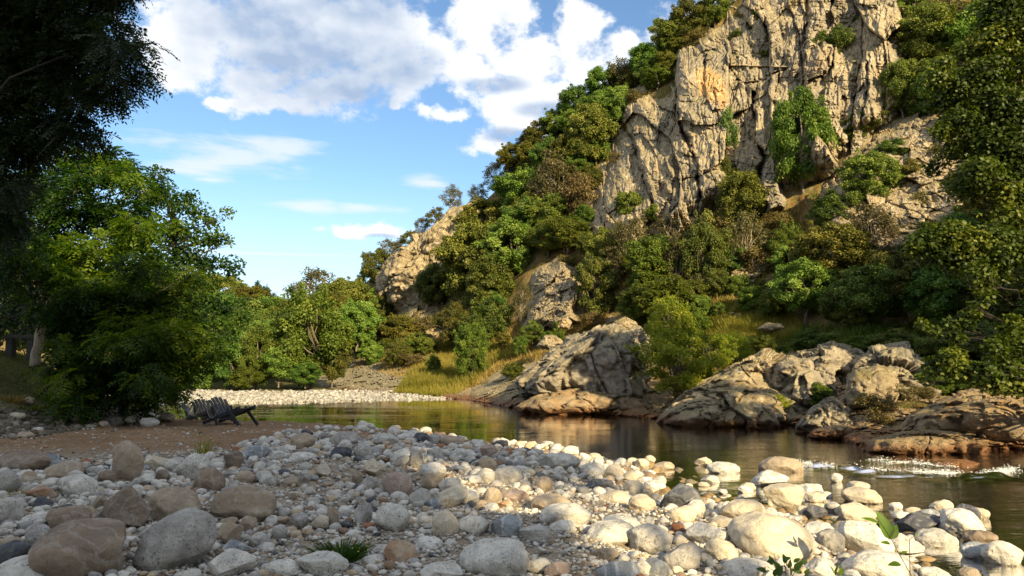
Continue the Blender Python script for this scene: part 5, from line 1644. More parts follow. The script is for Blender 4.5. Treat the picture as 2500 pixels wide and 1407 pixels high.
    (2056, 1193, 2146, 1232, 'cream', 'cream boulder in the water carrying a smaller stone', 10, 10),
    (2070, 1176, 2122, 1202, 'cream', 'small speckled stone sitting on the cream boulder in the water', 11, 0),
    (2027, 1156, 2058, 1180, 'white', 'single small white stone alone in the open water', 6, 0),
    (1696, 1116, 1738, 1140, 'cream', 'small cream stone furthest out in the river', A + 2, 0),
    (1729, 1134, 1800, 1158, 'white', 'long white stone in the river before the splash', 3, 5),
    (1713, 1162, 1758, 1182, 'white', 'white stone behind the white wedge-shaped boulder', 4, 0),
    (1855, 1128, 1958, 1154, 'tan', 'wet ochre rock with water breaking over it', 5, 0),
    (1677, 1277, 1775, 1334, 'white', 'blocky flat topped white boulder', A + 5, -5),
    (1720, 1314, 1800, 1374, 'cream', 'rounded cream boulder before the giant boulder', 7, 0),
    (1962, 1234, 2018, 1272, 'slate', 'dark slate stone standing in the pool', A + 3, 0),
    (1948, 1236, 1978, 1266, 'cream', 'cream stone leaning on the slate stone of the pool', 0, 0),
    (2042, 1228, 2132, 1272, 'cream', 'broad cream boulder above the tall speckled boulder', 8, 0),
    (1998, 1292, 2064, 1352, 'grey', 'shadowed pale stone beside the tall speckled boulder', 2, 0),  # cream stone in grey, its shadow put into the colour
    (1962, 1278, 2032, 1310, 'white', 'low white stone in the pool behind the giant boulder', 10, 0),
    (2058, 1348, 2226, 1426, 'white', 'wide white boulder at the lower border under the leafy sprout', 9, 5),
    (1965, 1362, 2046, 1420, 'white', 'white dome-shaped boulder at the lower border', 4, 0),
    (2400, 1322, 2496, 1384, 'white', 'white boulder in the water at the bottom right', 6, 10),
    (2350, 1326, 2410, 1368, 'blue', 'stone tinted shadow-blue touching the white boulder at the bottom right', 3, 0),  # the boulder's blue shadow is put into this stone's colour
    (2355, 1294, 2430, 1332, 'brown', 'brown wet boulder half under water', 5, 0),
    (2374, 1242, 2414, 1270, 'cream', 'small cream stone beyond the slate stones in the water', 11, 0),
    (2236, 1298, 2330, 1334, 'grey', 'grey boulder just breaking the water', 1, 0),
    (2150, 1304, 2246, 1354, 'white', 'white flat boulder behind the leafy sprout', A + 1, 5),
    (1770, 1368, 1892, 1424, 'white', 'white boulder at the lower border under the dark leafed sprout', 0, 0),
    (2246, 1386, 2314, 1418, 'white', 'white stone at the lower border in the water', 8, 0),
    (2340, 1386, 2388, 1414, 'tan', 'yellowish submerged stone at the lower border', 2, 0),
    (1627, 1234, 1702, 1276, 'cream', 'rounded cream boulder before the grey slate boulder', 7, 0),
    (1672, 1220, 1722, 1262, 'white', 'white stone right of the grey slate boulder', 9, 0),
    (1610, 1184, 1710, 1254, 'slate', 'big grey slate boulder with a white stripe at the edge of the shallows', A + 2, -20),
    (1617, 1230, 1660, 1262, 'white', 'small white stone at the foot of the grey slate boulder', 4, 0),
    (2170, 1226, 2202, 1246, 'white', 'small white stone alone behind the cream boulders', 6, 0),
    (2212, 1240, 2248, 1260, 'cream', 'small cream stone left of the cream block in the water', 3, 0),
    (2014, 1226, 2054, 1252, 'grey', 'grey stone behind the slate stone of the pool', 5, 0),
    (1732, 1260, 1796, 1290, 'cream', 'low cream stone between block and giant boulder', 10, 0),
    (1965, 1204, 2014, 1228, 'cream', 'cream stone in the shallow water under the pointed stone', 11, 0),
    (2000, 1200, 2032, 1218, 'white', 'small white stone beside the pointed stone', 1, 0),
    (2180, 1248, 2222, 1274, 'white', 'white stone at the tip of the flat slate slab', 0, 0),
    (2246, 1246, 2300, 1268, 'blue', 'white stone coloured blue for the shade of the smooth white boulder', 8, 0),  # shade of the boulder painted in as blue-grey
    (1806, 1178, 1842, 1200, 'cream', 'small cream stone at the foot of the white wedge-shaped boulder', 2, 0),
    (1800, 1186, 1838, 1206, 'white', 'low white stone left of the white wedge-shaped boulder', 7, 0),
    (1704, 1178, 1732, 1190, 'cream', 'small flat stone at the edge of the shallows', 9, 0),
    (1472, 1136, 1524, 1172, 'cream', 'peach coloured sunlit boulder at the water edge', 4, 0),
    (1416, 1128, 1476, 1170, 'white', 'white sunlit boulder left of the peach coloured boulder', 6, 0),
    (1320, 1112, 1414, 1148, 'white', 'wide flat white boulder just inside the sunlight', 3, 0),
    (1432, 1170, 1494, 1198, 'slate', 'dark grey flat stone lying on sunlit gravel', A + 5, 5),
    (1535, 1208, 1600, 1252, 'cream', 'sunlit cream boulder left of the grey slate boulder', 5, 0),
    (1462, 1200, 1538, 1234, 'cream', 'sunlit broad stone behind the whitish boulder', 10, 0),
    (1526, 1174, 1572, 1212, 'cream', 'sunlit cream stone by the water', 11, 0),
    (1568, 1174, 1625, 1200, 'white', 'sunlit white stone at the tip of the shallows', 1, 0),
    (1520, 1152, 1560, 1182, 'cream', 'sunlit round stone right of the peach coloured boulder', 0, 0),
    (1556, 1164, 1592, 1182, 'white', 'sunlit oval stone in the water edge row', 8, 0),
    (1370, 1088, 1412, 1114, 'white', 'pale round stone at the far water edge', 2, 0),
    (1412, 1106, 1440, 1126, 'white', 'pale stone in the far water edge row', 7, 0),
    (1436, 1106, 1470, 1126, 'cream', 'cream stone in the far water edge row', 9, 0),
    (1500, 1118, 1532, 1138, 'blue', 'blue-grey stone in the far water edge row', 4, 0),
    (1528, 1118, 1560, 1142, 'cream', 'round cream stone in the far water edge row', 6, 0),
    (1552, 1120, 1584, 1146, 'cream', 'cream stone under the topmost pebble of the water edge row', 3, 0),
    (1574, 1112, 1600, 1132, 'cream', 'topmost round pebble of the water edge row', 5, 0),
    (1596, 1132, 1645, 1148, 'tan', 'low ochre stone at the end of the water edge row', 10, 0),
    (1322, 1080, 1352, 1090, 'grey', 'small flat grey stone lying in the water near the far edge', 11, 0),
    # row of stones under the trees at the left bank
    (256, 1012, 306, 1038, 'grey', 'first of the whitish stones lined up at the back of the sand', 1, 0),
    (306, 1014, 344, 1038, 'white', 'second of the whitish stones lined up at the back of the sand', 0, 0),
    (345, 1020, 388, 1041, 'white', 'last of the whitish stones lined up at the back of the sand', 8, 0),
    (330, 1004, 378, 1026, 'white', 'whitish stone on top of the row at the back of the sand', 2, 0),
    (188, 966, 220, 988, 'white', 'white rounded stone at the top of the stony bank under the trees', 7, 0),
    (280, 992, 332, 1014, 'tan', 'long grey-tan stone above the row at the back of the sand', 9, 0),
    (364, 988, 386, 1006, 'brown', 'small brown stone in the dark at the foot of the bank trees', 4, 0),
    (22, 1008, 62, 1026, 'cream', 'pale stone lying on the bank beneath the grass tuft', 6, 0),
    (46, 970, 84, 992, 'cream', 'angular pale stone beside the dry grass tuft', A + 2, -15),
    (130, 1024, 160, 1044, 'tan', 'tan stone in the dark stony bank', 3, 0),
    (150, 1000, 182, 1014, 'tan', 'flat stone beside the green grass tuft on the bank', 5, 0),
    (240, 1028, 268, 1046, 'tan', 'small tan rock at the front of the row at the back of the sand', A, 0),
    (385, 1010, 425, 1030, 'tan', 'low sandy stone by the chairs', 10, 0),
    (40, 1058, 80, 1072, 'tan', 'flat tan stone on the dark part of the sand', 11, 0),
    (80, 1044, 105, 1054, 'white', 'small pale stone at the foot of the stony bank', 1, 0),
]
for r in ROWS:
    stone(*r[:4], r[4], r[5], r[6], r[7], own=r[8] if len(r) > 8 else None)


# cobbles between the named ones: every cobble an object up to the limit, the finer ones one mass of gravel
BANK = [(-60, 1122), (200, 1132), (430, 1122), (545, 1105), (590, 1090), (640, 1074), (720, 1050), (900, 1048), (1010, 1052), (1130, 1074), (1210, 1082), (1300, 1086), (1420, 1106), (1540, 1138),
        (1620, 1170), (1800, 1180), (2020, 1200), (2200, 1250), (2330, 1290), (2330, 1425), (-60, 1425)]


PX = np.array([(p[0], p[1]) for p in PLACED])
PR = np.array([p[2] for p in PLACED])
HASH = {}


def free(x, y, r, gap):
    cell = 0.25
    for i in range(int((x - r) // cell) - 2, int((x + r) // cell) + 3):
        for j in range(int((y - r) // cell) - 2, int((y + r) // cell) + 3):
            for a, b, q_ in HASH.get((i, j), ()):
                if math.hypot(a - x, b - y) < (q_ + r) * gap:
                    return False
    return True


def remember(x, y, r):
    HASH.setdefault((int(x // 0.25), int(y // 0.25)), []).append((x, y, r))


for p in PLACED:
    # large stones block as a ring of small discs
    if p[2] > 0.22:
        for a in np.linspace(0, 6.28, 9)[:-1]:
            remember(p[0] + math.cos(a) * p[2] * 0.6, p[1] + math.sin(a) * p[2] * 0.6, p[2] * 0.4)
        remember(p[0], p[1], p[2] * 0.5)
    else:
        remember(p[0], p[1], p[2])

PALETTE = ['white', 'grey', 'white', 'tan', 'grey', 'cream', 'white', 'white', 'brown', 'white', 'slate', 'blue', 'grey', 'white', 'grey']
WORD = {'white': 'white', 'grey': 'grey', 'tan': 'tan', 'cream': 'cream coloured', 'blue': 'blue-grey', 'brown': 'brown', 'slate': 'dark slate', 'rust': 'rust coloured', 'pink': 'pinkish'}
N_COBBLE = 118
TAKEN = set()
made = 0
tries = 0
while made < N_COBBLE and tries < 6000:
    tries += 1
    px, py = RNG.uniform(-40, 2200), RNG.uniform(1050, 1420)
    if not inside(BANK, px, py):
        continue
    size = RNG.uniform(19, 34) * (0.75 + 0.5 * (py - 1050) / 360)
    g = grounded(px, py)
    if ground_h(g[0], g[1], False) < -0.05 and RNG.random() < 0.8:
        continue
    r = size * g[1] / F_PX / 2
    if not free(g[0], g[1], r, 0.95):
        continue
    mt = PALETTE[RNG.integers(len(PALETTE))]
    if px < 560 and RNG.random() < 0.6:
        mt = ['brown', 'tan', 'grey'][RNG.integers(3)]
    if px > 1500:  # sunlit cobbles take the sun-tinted cream more often
        mt = ['white', 'cream', 'cream', 'white', 'grey', 'slate'][RNG.integers(6)]
    o = put('stone', stone_mesh(SHAPES_LO[RNG.integers(14)], mt), None, (g[0], g[1], max(g[2], -0.02) + r * 0.38))
    o.scale = (r, r * RNG.uniform(0.7, 1.0), r * RNG.uniform(0.55, 0.8))
    o.rotation_euler = (RNG.uniform(-0.4, 0.4), RNG.uniform(-0.4, 0.4), RNG.uniform(0, 6.28))
    d = np.hypot(PX[:, 0] - g[0], PX[:, 1] - g[1]) - PR
    near = PLACED[int(d.argmin())]
    big = 'fist-sized' if r > 0.07 else 'small'
    dx, dy = g[0] - near[0], g[1] - near[1]
    where = ('in front of' if dy < 0 else 'behind') if abs(dy) > abs(dx) else ('right of' if dx > 0 else 'left of')
    for near in [PLACED[int(q_)] for q_ in np.argsort(d)[:8]]:
        dx, dy = g[0] - near[0], g[1] - near[1]
        where = ('in front of' if dy < 0 else 'behind') if abs(dy) > abs(dx) else ('right of' if dx > 0 else 'left of')
        lab = '%s %s cobble %s the %s' % (big, WORD[mt], where, short(near[4]))
        if lab not in TAKEN:
            break
    TAKEN.add(lab)
    tag(o, lab, 'stone', 'loose cobbles on the gravel bank')
    remember(g[0], g[1], r)
    made += 1

m, t = new_mat('gravel_stone')
geo = t.n('ShaderNodeNewGeometry')
isl = geo.outputs['Random Per Island']
co = geo.outputs['Position']
c = t.ramp(isl, [(0.0, (0.57, 0.54, 0.485)), (0.22, (0.40, 0.38, 0.34)), (0.42, (0.42, 0.325, 0.22)), (0.55, (0.51, 0.485, 0.435)), (0.70, (0.28, 0.27, 0.255)), (0.85, (0.21, 0.145, 0.095)),
                 (0.89, (0.075, 0.078, 0.09)), (0.94, (0.52, 0.49, 0.43)), (0.985, (0.30, 0.13, 0.065))], 'CONSTANT')
n2 = t.noise(co, 22, 5, 0.7)
c = t.mix(t.math('MULTIPLY', t.smooth(n2, 0.54, 0.62), 0.55), c, (0.10, 0.095, 0.09))
c = t.mix(t.math('MULTIPLY', t.smooth(n2, 0.44, 0.36), 0.35), c, (0.55, 0.52, 0.47))
finish(t, t.n('ShaderNodeBsdfPrincipled', ins={'Base Color': c, 'Roughness': 0.85, 'Specular IOR Level': 0.25, 'Normal': bump(t, n2, 0.4, 0.02)}))
GRAVEL = m


def pebble_bank(name, label, shapes, X, Y, Z, Rr, mat, seed):
    """many small stones in one mesh"""
    rng = np.random.default_rng(seed)
    Vs, Fs, n = [], [], 0
    which = rng.integers(len(shapes), size=len(X))
    for k, (V, F) in enumerate(shapes):
        s = np.nonzero(which == k)[0]
        if not len(s):
            continue
        a = rng.uniform(0, 6.28, len(s))
        sc = np.stack([Rr[s], Rr[s] * rng.uniform(0.6, 1, len(s)), Rr[s] * rng.uniform(0.5, 0.85, len(s))], -1)
        v = V[None] * sc[:, None]
        tx, ty = rng.uniform(-0.5, 0.5, (2, len(s), 1))
        v = np.stack([v[..., 0] + v[..., 2] * tx, v[..., 1] + v[..., 2] * ty, v[..., 2] - 0.4 * v[..., 0] * tx], -1)
        ca, sa = np.cos(a)[:, None], np.sin(a)[:, None]
        v = np.stack([v[..., 0] * ca - v[..., 1] * sa, v[..., 0] * sa + v[..., 1] * ca, v[..., 2]], -1)
        v = v + np.stack([X[s], Y[s], Z[s]], -1)[:, None]
        Vs.append(v.reshape(-1, 3))
        Fs.append((F[None] + (np.arange(len(s)) * len(V))[:, None, None] + n).reshape(-1, 3))
        n += len(s) * len(V)
    o = put(name, mesh_np(name, np.concatenate(Vs), np.concatenate(Fs), True, None, mat))
    return tag(o, label, kind='stuff')


# middling cobbles fitted between the larger stones
sx_, sy_, sr_ = [], [], []
cand = RNG.uniform((-60, 1045), (2330, 1425), (42000, 2))
ok = inside(BANK, cand[:, 0], cand[:, 1])
cand = cand[ok]
gpts = on_plane(cand[:, 0], cand[:, 1], 0.36)
for _ in range(3):
    gpts = on_plane(cand[:, 0], cand[:, 1], 0.0) * 0 + P(cand[:, 0], cand[:, 1], gpts[:, 1])
    zz = ground_h(gpts[:, 0], gpts[:, 1], False)
    dv = P(cand[:, 0], cand[:, 1], 1.0) - EYE
    gpts = EYE + dv * ((zz - EYE[2]) / dv[:, 2])[:, None]
sizes = np.sort(RNG.uniform(0, 1, len(cand)) ** 3.0)[::-1] * 13 + 3.8
# patches of bare coarse sand between the stones
bare = fbm(gpts * np.array([0.55, 0.8, 0]), 3, 91)
bare = np.maximum(bare, 1.6 * np.exp(-((cand[:, 0] - 900) / 330) ** 2 - ((cand[:, 1] - 1350) / 38) ** 2))
bare = np.maximum(bare, 1.4 * np.exp(-((cand[:, 0] - 1330) / 160) ** 2 - ((cand[:, 1] - 1350) / 40) ** 2))
bare = np.maximum(bare, 1.2 * np.exp(-((cand[:, 0] - 690) / 120) ** 2 - ((cand[:, 1] - 1205) / 40) ** 2))
for (x, y, z_), sz, b_ in zip(gpts, sizes, bare):
    r = sz * y / F_PX
    if z_ < -0.04:
        continue
    if b_ > 0.45 and (sz > 9 or RNG.random() < 0.75):
        continue
    if free(x, y, r, 0.86):
        remember(x, y, r)
        sx_.append(x)
        sy_.append(y)
        sr_.append(r)
sx_, sy_, sr_ = map(np.array, (sx_, sy_, sr_))
sz_ = np.maximum(ground_h(sx_, sy_), -0.06) + 0.30 * sr_
MID = [stone_shape(600 + i, 3 if i < 6 else 2, i % 2 == 0) for i in range(14)]
pebble_bank('gravel', 'grey, white and brown cobbles packed between the larger stones of the bank', MID, sx_, sy_, sz_, sr_, GRAVEL, 5)
# fine shingle
c2 = RNG.uniform((-60, 1045), (2330, 1425), (34000, 2))
c2 = c2[inside(BANK, c2[:, 0], c2[:, 1])]
fp = on_plane(c2[:, 0], c2[:, 1], 0.38)
fz = ground_h(fp[:, 0], fp[:, 1])
k_ = fz > -0.05
fp, fz = fp[k_], fz[k_]
fr_ = (0.006 + 0.026 * RNG.random(len(fp)) ** 2) * np.clip(fp[:, 1] / 9, 0.8, 1.6)
TINY = [stone_shape(640 + i, 1, False) for i in range(5)]
pebble_bank('shingle', 'fine grit and pebbles scattered over the coarse sand', TINY, fp[:, 0], fp[:, 1], fz + 0.2 * fr_, fr_, GRAVEL, 6)
# dark stony bank under the trees at the left, and scattered pebbles on the sand
c3 = RNG.uniform((-60, 955), (420, 1075), (5200, 2))
lim = np.interp(c3[:, 0], [-60, 0, 150, 260, 420], [1085, 1080, 1060, 1040, 1012])
top_ = np.interp(c3[:, 0], [-60, 80, 200, 420], [1000, 1000, 962, 985])
c3 = c3[(c3[:, 1] < lim) & (c3[:, 1] > top_)]
L3 = np.array([grounded(x, y) for x, y in c3[:1500]])
r3 = (RNG.uniform(0, 1, len(L3)) ** 2 * 9 + 2.5) * L3[:, 1] / F_PX
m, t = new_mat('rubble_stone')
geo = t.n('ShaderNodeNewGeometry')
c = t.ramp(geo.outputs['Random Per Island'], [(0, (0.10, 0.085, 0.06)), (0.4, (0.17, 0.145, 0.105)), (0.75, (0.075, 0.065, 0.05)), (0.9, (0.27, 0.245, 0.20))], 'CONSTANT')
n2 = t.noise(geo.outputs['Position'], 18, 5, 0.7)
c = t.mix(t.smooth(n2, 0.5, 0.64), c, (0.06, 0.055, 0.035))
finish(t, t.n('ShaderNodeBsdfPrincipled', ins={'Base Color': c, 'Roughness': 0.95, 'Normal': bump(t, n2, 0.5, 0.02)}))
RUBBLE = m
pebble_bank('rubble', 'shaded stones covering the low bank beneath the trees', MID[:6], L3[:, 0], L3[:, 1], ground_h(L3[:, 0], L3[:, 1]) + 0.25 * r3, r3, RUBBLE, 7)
c4 = RNG.uniform((0, 1036), (1100, 1125), (1300, 2))
L4 = np.array([grounded(x, y) for x, y in c4])
r4 = (RNG.uniform(0, 1, len(L4)) ** 3 * 4 + 1.0) * L4[:, 1] / F_PX
k_ = L4[:, 2] > 0.05
pebble_bank('pebbles', 'small pebbles scattered over the brown sand', TINY, L4[k_, 0], L4[k_, 1], ground_h(L4[k_, 0], L4[k_, 1]) + 0.2 * r4[k_], r4[k_], GRAVEL, 8)
# shallow river bed by the bank
c5 = RNG.uniform((1560, 1150), (2560, 1425), (2600, 2))
q5 = on_plane(c5[:, 0], c5[:, 1], -0.15)
h5 = ground_h(q5[:, 0], q5[:, 1])
k_ = (h5 < 0.02) & (h5 > -0.6)
q5, h5 = q5[k_], h5[k_]
r5 = (RNG.uniform(0, 1, len(q5)) ** 2 * 22 + 6) * q5[:, 1] / F_PX
m, t = new_mat('bed_stone')
geo = t.n('ShaderNodeNewGeometry')
c = t.ramp(geo.outputs['Random Per Island'], [(0, (0.10, 0.07, 0.03)), (0.4, (0.20, 0.13, 0.05)), (0.75, (0.30, 0.20, 0.09)), (1, (0.15, 0.13, 0.09))])
n2 = t.noise(geo.outputs['Position'], 14, 5, 0.7)
c = t.mix(t.smooth(n2, 0.5, 0.65), c, (0.05, 0.04, 0.016))
finish(t, t.n('ShaderNodeBsdfPrincipled', ins={'Base Color': c, 'Roughness': 0.7}))
pebble_bank('bed_stones', 'brown algae covered stones under the shallow water', MID[:6], q5[:, 0], q5[:, 1], np.minimum(h5 + 0.15 * r5, -0.35 * r5 - 0.01), r5, m, 9)
# far gravel bar
q6 = np.c_[RNG.uniform(-23, 3, 26000), RNG.uniform(33, 58, 26000)]
df = signed(LAND_FAR, q6[:, 0], q6[:, 1])
k_ = (df > -0.15) & (df < 9) & (RNG.random(len(df)) < np.where(df < 8, 1, 0.4))
q6 = q6[k_]
r6 = RNG.uniform(0.025, 0.10, len(q6)) * (1 + 0.5 * (RNG.random(len(q6)) < 0.1))
m, t = new_mat('bar_stone')
geo = t.n('ShaderNodeNewGeometry')
c = t.ramp(geo.outputs['Random Per Island'], [(0, (0.27, 0.26, 0.24)), (0.35, (0.36, 0.345, 0.315)), (0.65, (0.20, 0.195, 0.185)), (0.96, (0.12, 0.12, 0.12))], 'CONSTANT')
finish(t, t.n('ShaderNodeBsdfPrincipled', ins={'Base Color': c, 'Roughness': 0.9}))
pebble_bank('gravel_bar', 'pale cobbles of the gravel bar across the river', [stone_shape(660 + i, 1, i % 2 == 0) for i in range(6)], q6[:, 0], q6[:, 1],
            np.maximum(ground_h(q6[:, 0], q6[:, 1]), -0.02) + 0.3 * r6, r6, m, 10)
# ================================================================ CHAIRS, PLANTS, GRASS, FOAM
def box(cx, cy, cz, sx, sy, sz):
    v = np.array([(x, y, z) for x in (-.5, .5) for y in (-.5, .5) for z in (-.5, .5)]) * [sx, sy, sz] + [cx, cy, cz]
    f = np.array([(0, 1, 3, 2), (4, 6, 7, 5), (0, 4, 5, 1), (2, 3, 7, 6), (0, 2, 6, 4), (1, 5, 7, 3)])
    return v, f


def plank(a, b, width, th, side):
    """a board from a to b, width along side"""
    a, b, side = (np.asarray(v, float) for v in (a, b, side))
    ax = unit(b - a)
    n = np.cross(ax, side)
    v = np.array([p + side * s * width / 2 + n * k * th / 2 for p in (a, b) for s in (-1, 1) for k in (-1, 1)])
    f = np.array([(0, 1, 3, 2), (4, 6, 7, 5), (0, 4, 5, 1), (2, 3, 7, 6), (0, 2, 6, 4), (1, 5, 7, 3)])
    return v, f


m, t = new_mat('dark_wood')
co = t.n('ShaderNodeTexCoord').outputs['Object']
n1 = t.noise(t.vmath('MULTIPLY', co, (1, 1, 6)), 8, 5, 0.6)
finish(t, t.n('ShaderNodeBsdfPrincipled', ins={'Base Color': t.mix(n1, (0.012, 0.014, 0.02), (0.03, 0.033, 0.042)), 'Roughness': 0.6, 'Normal': bump(t, n1, 0.3, 0.01)}))
WOOD = m
m, t = new_mat('strap')
finish(t, t.n('ShaderNodeBsdfPrincipled', ins={'Base Color': (0.22, 0.24, 0.26, 1), 'Roughness': 0.8}))
STRAP = m


def part(name, V, F, mat, root):
    return put(name, mesh_np(name, V, F, False, None, mat), root)


def beach_chair(loc, label, rz=0.0, back=1.0):
    root = bpy.data.objects.new('beach_chair', None)
    COL.objects.link(root)
    root.location = loc
    root.rotation_euler = (0, 0, rz)
    root.scale = (1.0, 1.0, 1.0)
    S = np.array([0, 1.0, 0])
    for k in range(5):
        y = (k - 2) * 0.105
        top = 0.86 - 0.05 * abs(k - 2) + 0.02 * (k % 2)
        dirx = np.array([-0.66, 0, 0.75])
        part('back_slat', *plank((0.18, y * 0.9, 0.10), np.array((0.18, y * 1.15, 0.10)) + dirx * top * back, 0.085, 0.022, S), WOOD, root)
    for k in range(5):
        a = np.array([0.0, 0, 0.13])
        d = np.array([0.93, 0, 0.36])
        p = a + d * (0.10 + k * 0.145)
        part('seat_slat', *plank(p - S * 0.26, p + S * 0.26, 0.11, 0.022, unit(d)), WOOD, root)
    for s in (-1, 1):
        part('side_rail', *plank((-0.42, s * 0.25, 0.02), (0.80, s * 0.25, 0.42), 0.035, 0.09, S), WOOD, root)
        part('front_leg', *plank((0.42, s * 0.29, 0.40), (0.86, s * 0.29, -0.02), 0.03, 0.08, S), WOOD, root)
        part('rear_leg', *plank((-0.06, s * 0.29, 0.40), (0.10, s * 0.29, -0.02), 0.03, 0.07, S), WOOD, root)
    path = np.array([(-0.36 + 0.52 * u, -0.30, 0.62 - 1.5 * u * (1 - u) - 0.16 * u) for u in np.linspace(0, 1, 12)])
    part('strap', *tube(path, np.full(12, 0.011), 5), STRAP, root)
    return tag(root, label, 'chair', 'dark chairs on the sand')


for px, py, lab, s, rz in [(464, 1024, 'low dark wooden beach chair furthest from the bank cobbles, seen edge on', 0.80, 0.05),
                           (498, 1027, 'middle one of the three low dark wooden beach chairs on the sand', 0.80, -0.5),
                           (545, 1038, 'nearest low dark wooden beach chair with fanned back slats', 0.85, -0.45)]:
    g = grounded(px, py)
    g[2] = ground_h(g[0], g[1])
    beach_chair(g, lab, rz, s)

# grey stone posts with a slab behind the lawn
m, t = new_mat('old_stone')
co = t.n('ShaderNodeTexCoord').outputs['Object']
n1 = t.noise(co, 6, 5, 0.7)
finish(t, t.n('ShaderNodeBsdfPrincipled', ins={'Base Color': t.mix(n1, (0.04, 0.038, 0.035), (0.09, 0.085, 0.08)), 'Roughness': 0.9, 'Normal': bump(t, n1, 0.6, 0.03)}))
root = bpy.data.objects.new('stone_table', None)
COL.objects.link(root)
b0 = P(45, 828, 24.2)
b0[2] = ground_h(b0[0], b0[1])
root.location = b0
root.scale = (0.8, 0.8, 0.9)
part('post', *box(-0.28, 0, 0.38, 0.26, 0.3, 0.85), m, root)
part('post', *box(0.55, 0, 0.33, 0.22, 0.3, 0.75), m, root)
part('slab', *box(0.14, 0, 0.78, 1.25, 0.55, 0.11), m, root)
tag(root, 'grey stone table on two posts in the dark behind the pale trunk', 'table')

# ---------------------------------------------------------------- small plants
LEAF_FRESH = leaf_mat('fresh_leaf', (0.06, 0.12, 0.012), (0.11, 0.20, 0.02), (0.16, 0.26, 0.03), 0.45, 0.1)
LEAF_DARK = leaf_mat('dark_leaf', (0.02, 0.05, 0.01), (0.04, 0.085, 0.015), (0.07, 0.12, 0.02), 0.3, 0.1)
STEM = bark_mat('plant_stem', (0.16, 0.10, 0.05), (0.09, 0.07, 0.03), 30)
STEM_GREEN = bark_mat('plant_stem_green', (0.16, 0.17, 0.04), (0.12, 0.11, 0.03), 30)


def blade_leaf(base, axis_, nrm, ln, wd):
    """a broad pointed leaf with a folded midrib and a curling tip, 4 cells long"""
    base, axis_, nrm = np.asarray(base, float), unit(np.asarray(axis_, float)), unit(np.asarray(nrm, float))
    side = unit(np.cross(axis_, nrm))
    nrm = np.cross(side, axis_)
    s = np.linspace(0, 1, 7)
    prof = np.sin(np.pi * s ** 0.8) ** 0.8 * (1 - 0.15 * s)
    V = []
    for u, w in zip(s, prof):
        c = base + axis_ * ln * u - nrm * 0.18 * ln * u * u
        V += [c - side * wd / 2 * w + nrm * wd * 0.14 * w, c, c + side * wd / 2 * w + nrm * wd * 0.14 * w]
    F = []
    for i in range(6):
        for j in range(2):
            a = i * 3 + j
            F.append((a, a + 1, a + 4, a + 3))
    return np.array(V), np.array(F)


def sprout(label, base, stems, leaves, leaf, stem, name='plant', r=0.004):
    """stems: lists of world points; leaves: (point, axis, normal, length, width)"""
    base = np.asarray(base, float)
    root = bpy.data.objects.new(name, None)
    COL.objects.link(root)
    root.location = base
    for st in stems:
        st = np.asarray(st) - base
        tt = np.linspace(0, 1, 10)
        k = np.linspace(0, 1, len(st))
        pth = np.stack([np.interp(tt, k, st[:, i]) for i in range(3)], -1)
        V, F = tube(pth, np.linspace(r, r * 0.5, 10), 6)
        put('stem', mesh_np('stem', V, F, True, None, stem), root)
    for p, a, n, l, w in leaves:
        V, F = blade_leaf(np.asarray(p) - base, a, n, l, w)
        put('leaf', mesh_np('leaf', V, F, True, {'tint': np.full(len(V), RNG.uniform(0.3, 0.8))}, leaf), root)
    return tag(root, label, 'plant')


Yp = 6.3
f_ = Yp / F_PX
sprout('leafy green sprout standing before the white boulders at the lower right', P(2236, 1425, Yp),
       [[P(2236, 1425, Yp), P(2205, 1370, Yp), P(2172, 1310, Yp), P(2150, 1275, Yp), P(2138, 1262, Yp)], [P(2222, 1412, Yp), P(2221, 1360, Yp), P(2220, 1318, Yp), P(2234, 1308, Yp)],
        [P(2172, 1318, Yp), P(2180, 1300, Yp), P(2192, 1286, Yp)]],
       [(P(2172, 1318, Yp), (-0.25, 0.05, 1), (0.2, -1, 0.1), 66 * f_, 36 * f_), (P(2176, 1316, Yp), (0.6, 0.2, 0.9), (0.1, -1, 0.3), 40 * f_, 22 * f_),
        (P(2146, 1278, Yp), (-1, 0.1, 0.45), (0.3, -0.6, 1), 42 * f_, 16 * f_), (P(2142, 1268, Yp), (0.1, 0.3, 1), (0.8, -1, 0), 22 * f_, 9 * f_),
        (P(2174, 1328, Yp), (-1, -0.1, 0.25), (0, -0.8, 1), 24 * f_, 12 * f_), (P(2200, 1378, Yp), (-1, -0.2, 0.1), (0, -0.7, 1), 34 * f_, 17 * f_),
        (P(2200, 1352, Yp), (0.5, -0.2, 0.3), (0, -0.7, 1), 16 * f_, 9 * f_), (P(2235, 1308, Yp), (0.6, 0.1, 0.4), (0, -1, 0.5), 10 * f_, 5 * f_)],
       LEAF_FRESH, STEM, 'leafy_sprout')
rs = np.random.default_rng(3)
Yp = 6.0
f_ = Yp / F_PX
lv = []
for px, py, l in [(1872, 1388, 26), (1885, 1372, 24), (1872, 1365, 20), (1905, 1385, 28), (1918, 1368, 24), (1912, 1360, 20), (1940, 1385, 28), (1950, 1372, 22), (1938, 1365, 18), (1958, 1390, 26), (1900, 1398, 26),
                  (1930, 1400, 26), (1890, 1400, 22), (1965, 1396, 18), (1925, 1380, 22)]:
    lv.append((P(px, py + 8, Yp + rs.normal() * 0.03), (rs.normal() * 0.9, -0.2, 0.5 + 0.5 * rs.random()), (rs.normal() * 0.5, -0.7, 0.8), l * f_, l * 0.6 * f_))
sprout('dark leafed sprout at the lower border before the giant cream boulder', P(1915, 1432, Yp), [[P(1915, 1432, Yp), P(1905, 1405, Yp), P(1875, 1385, Yp)],
       [P(1915, 1432, Yp), P(1918, 1400, Yp), P(1915, 1372, Yp)], [P(1915, 1432, Yp), P(1935, 1405, Yp), P(1952, 1385, Yp)]], lv, LEAF_DARK, STEM, 'leafy_sprout')
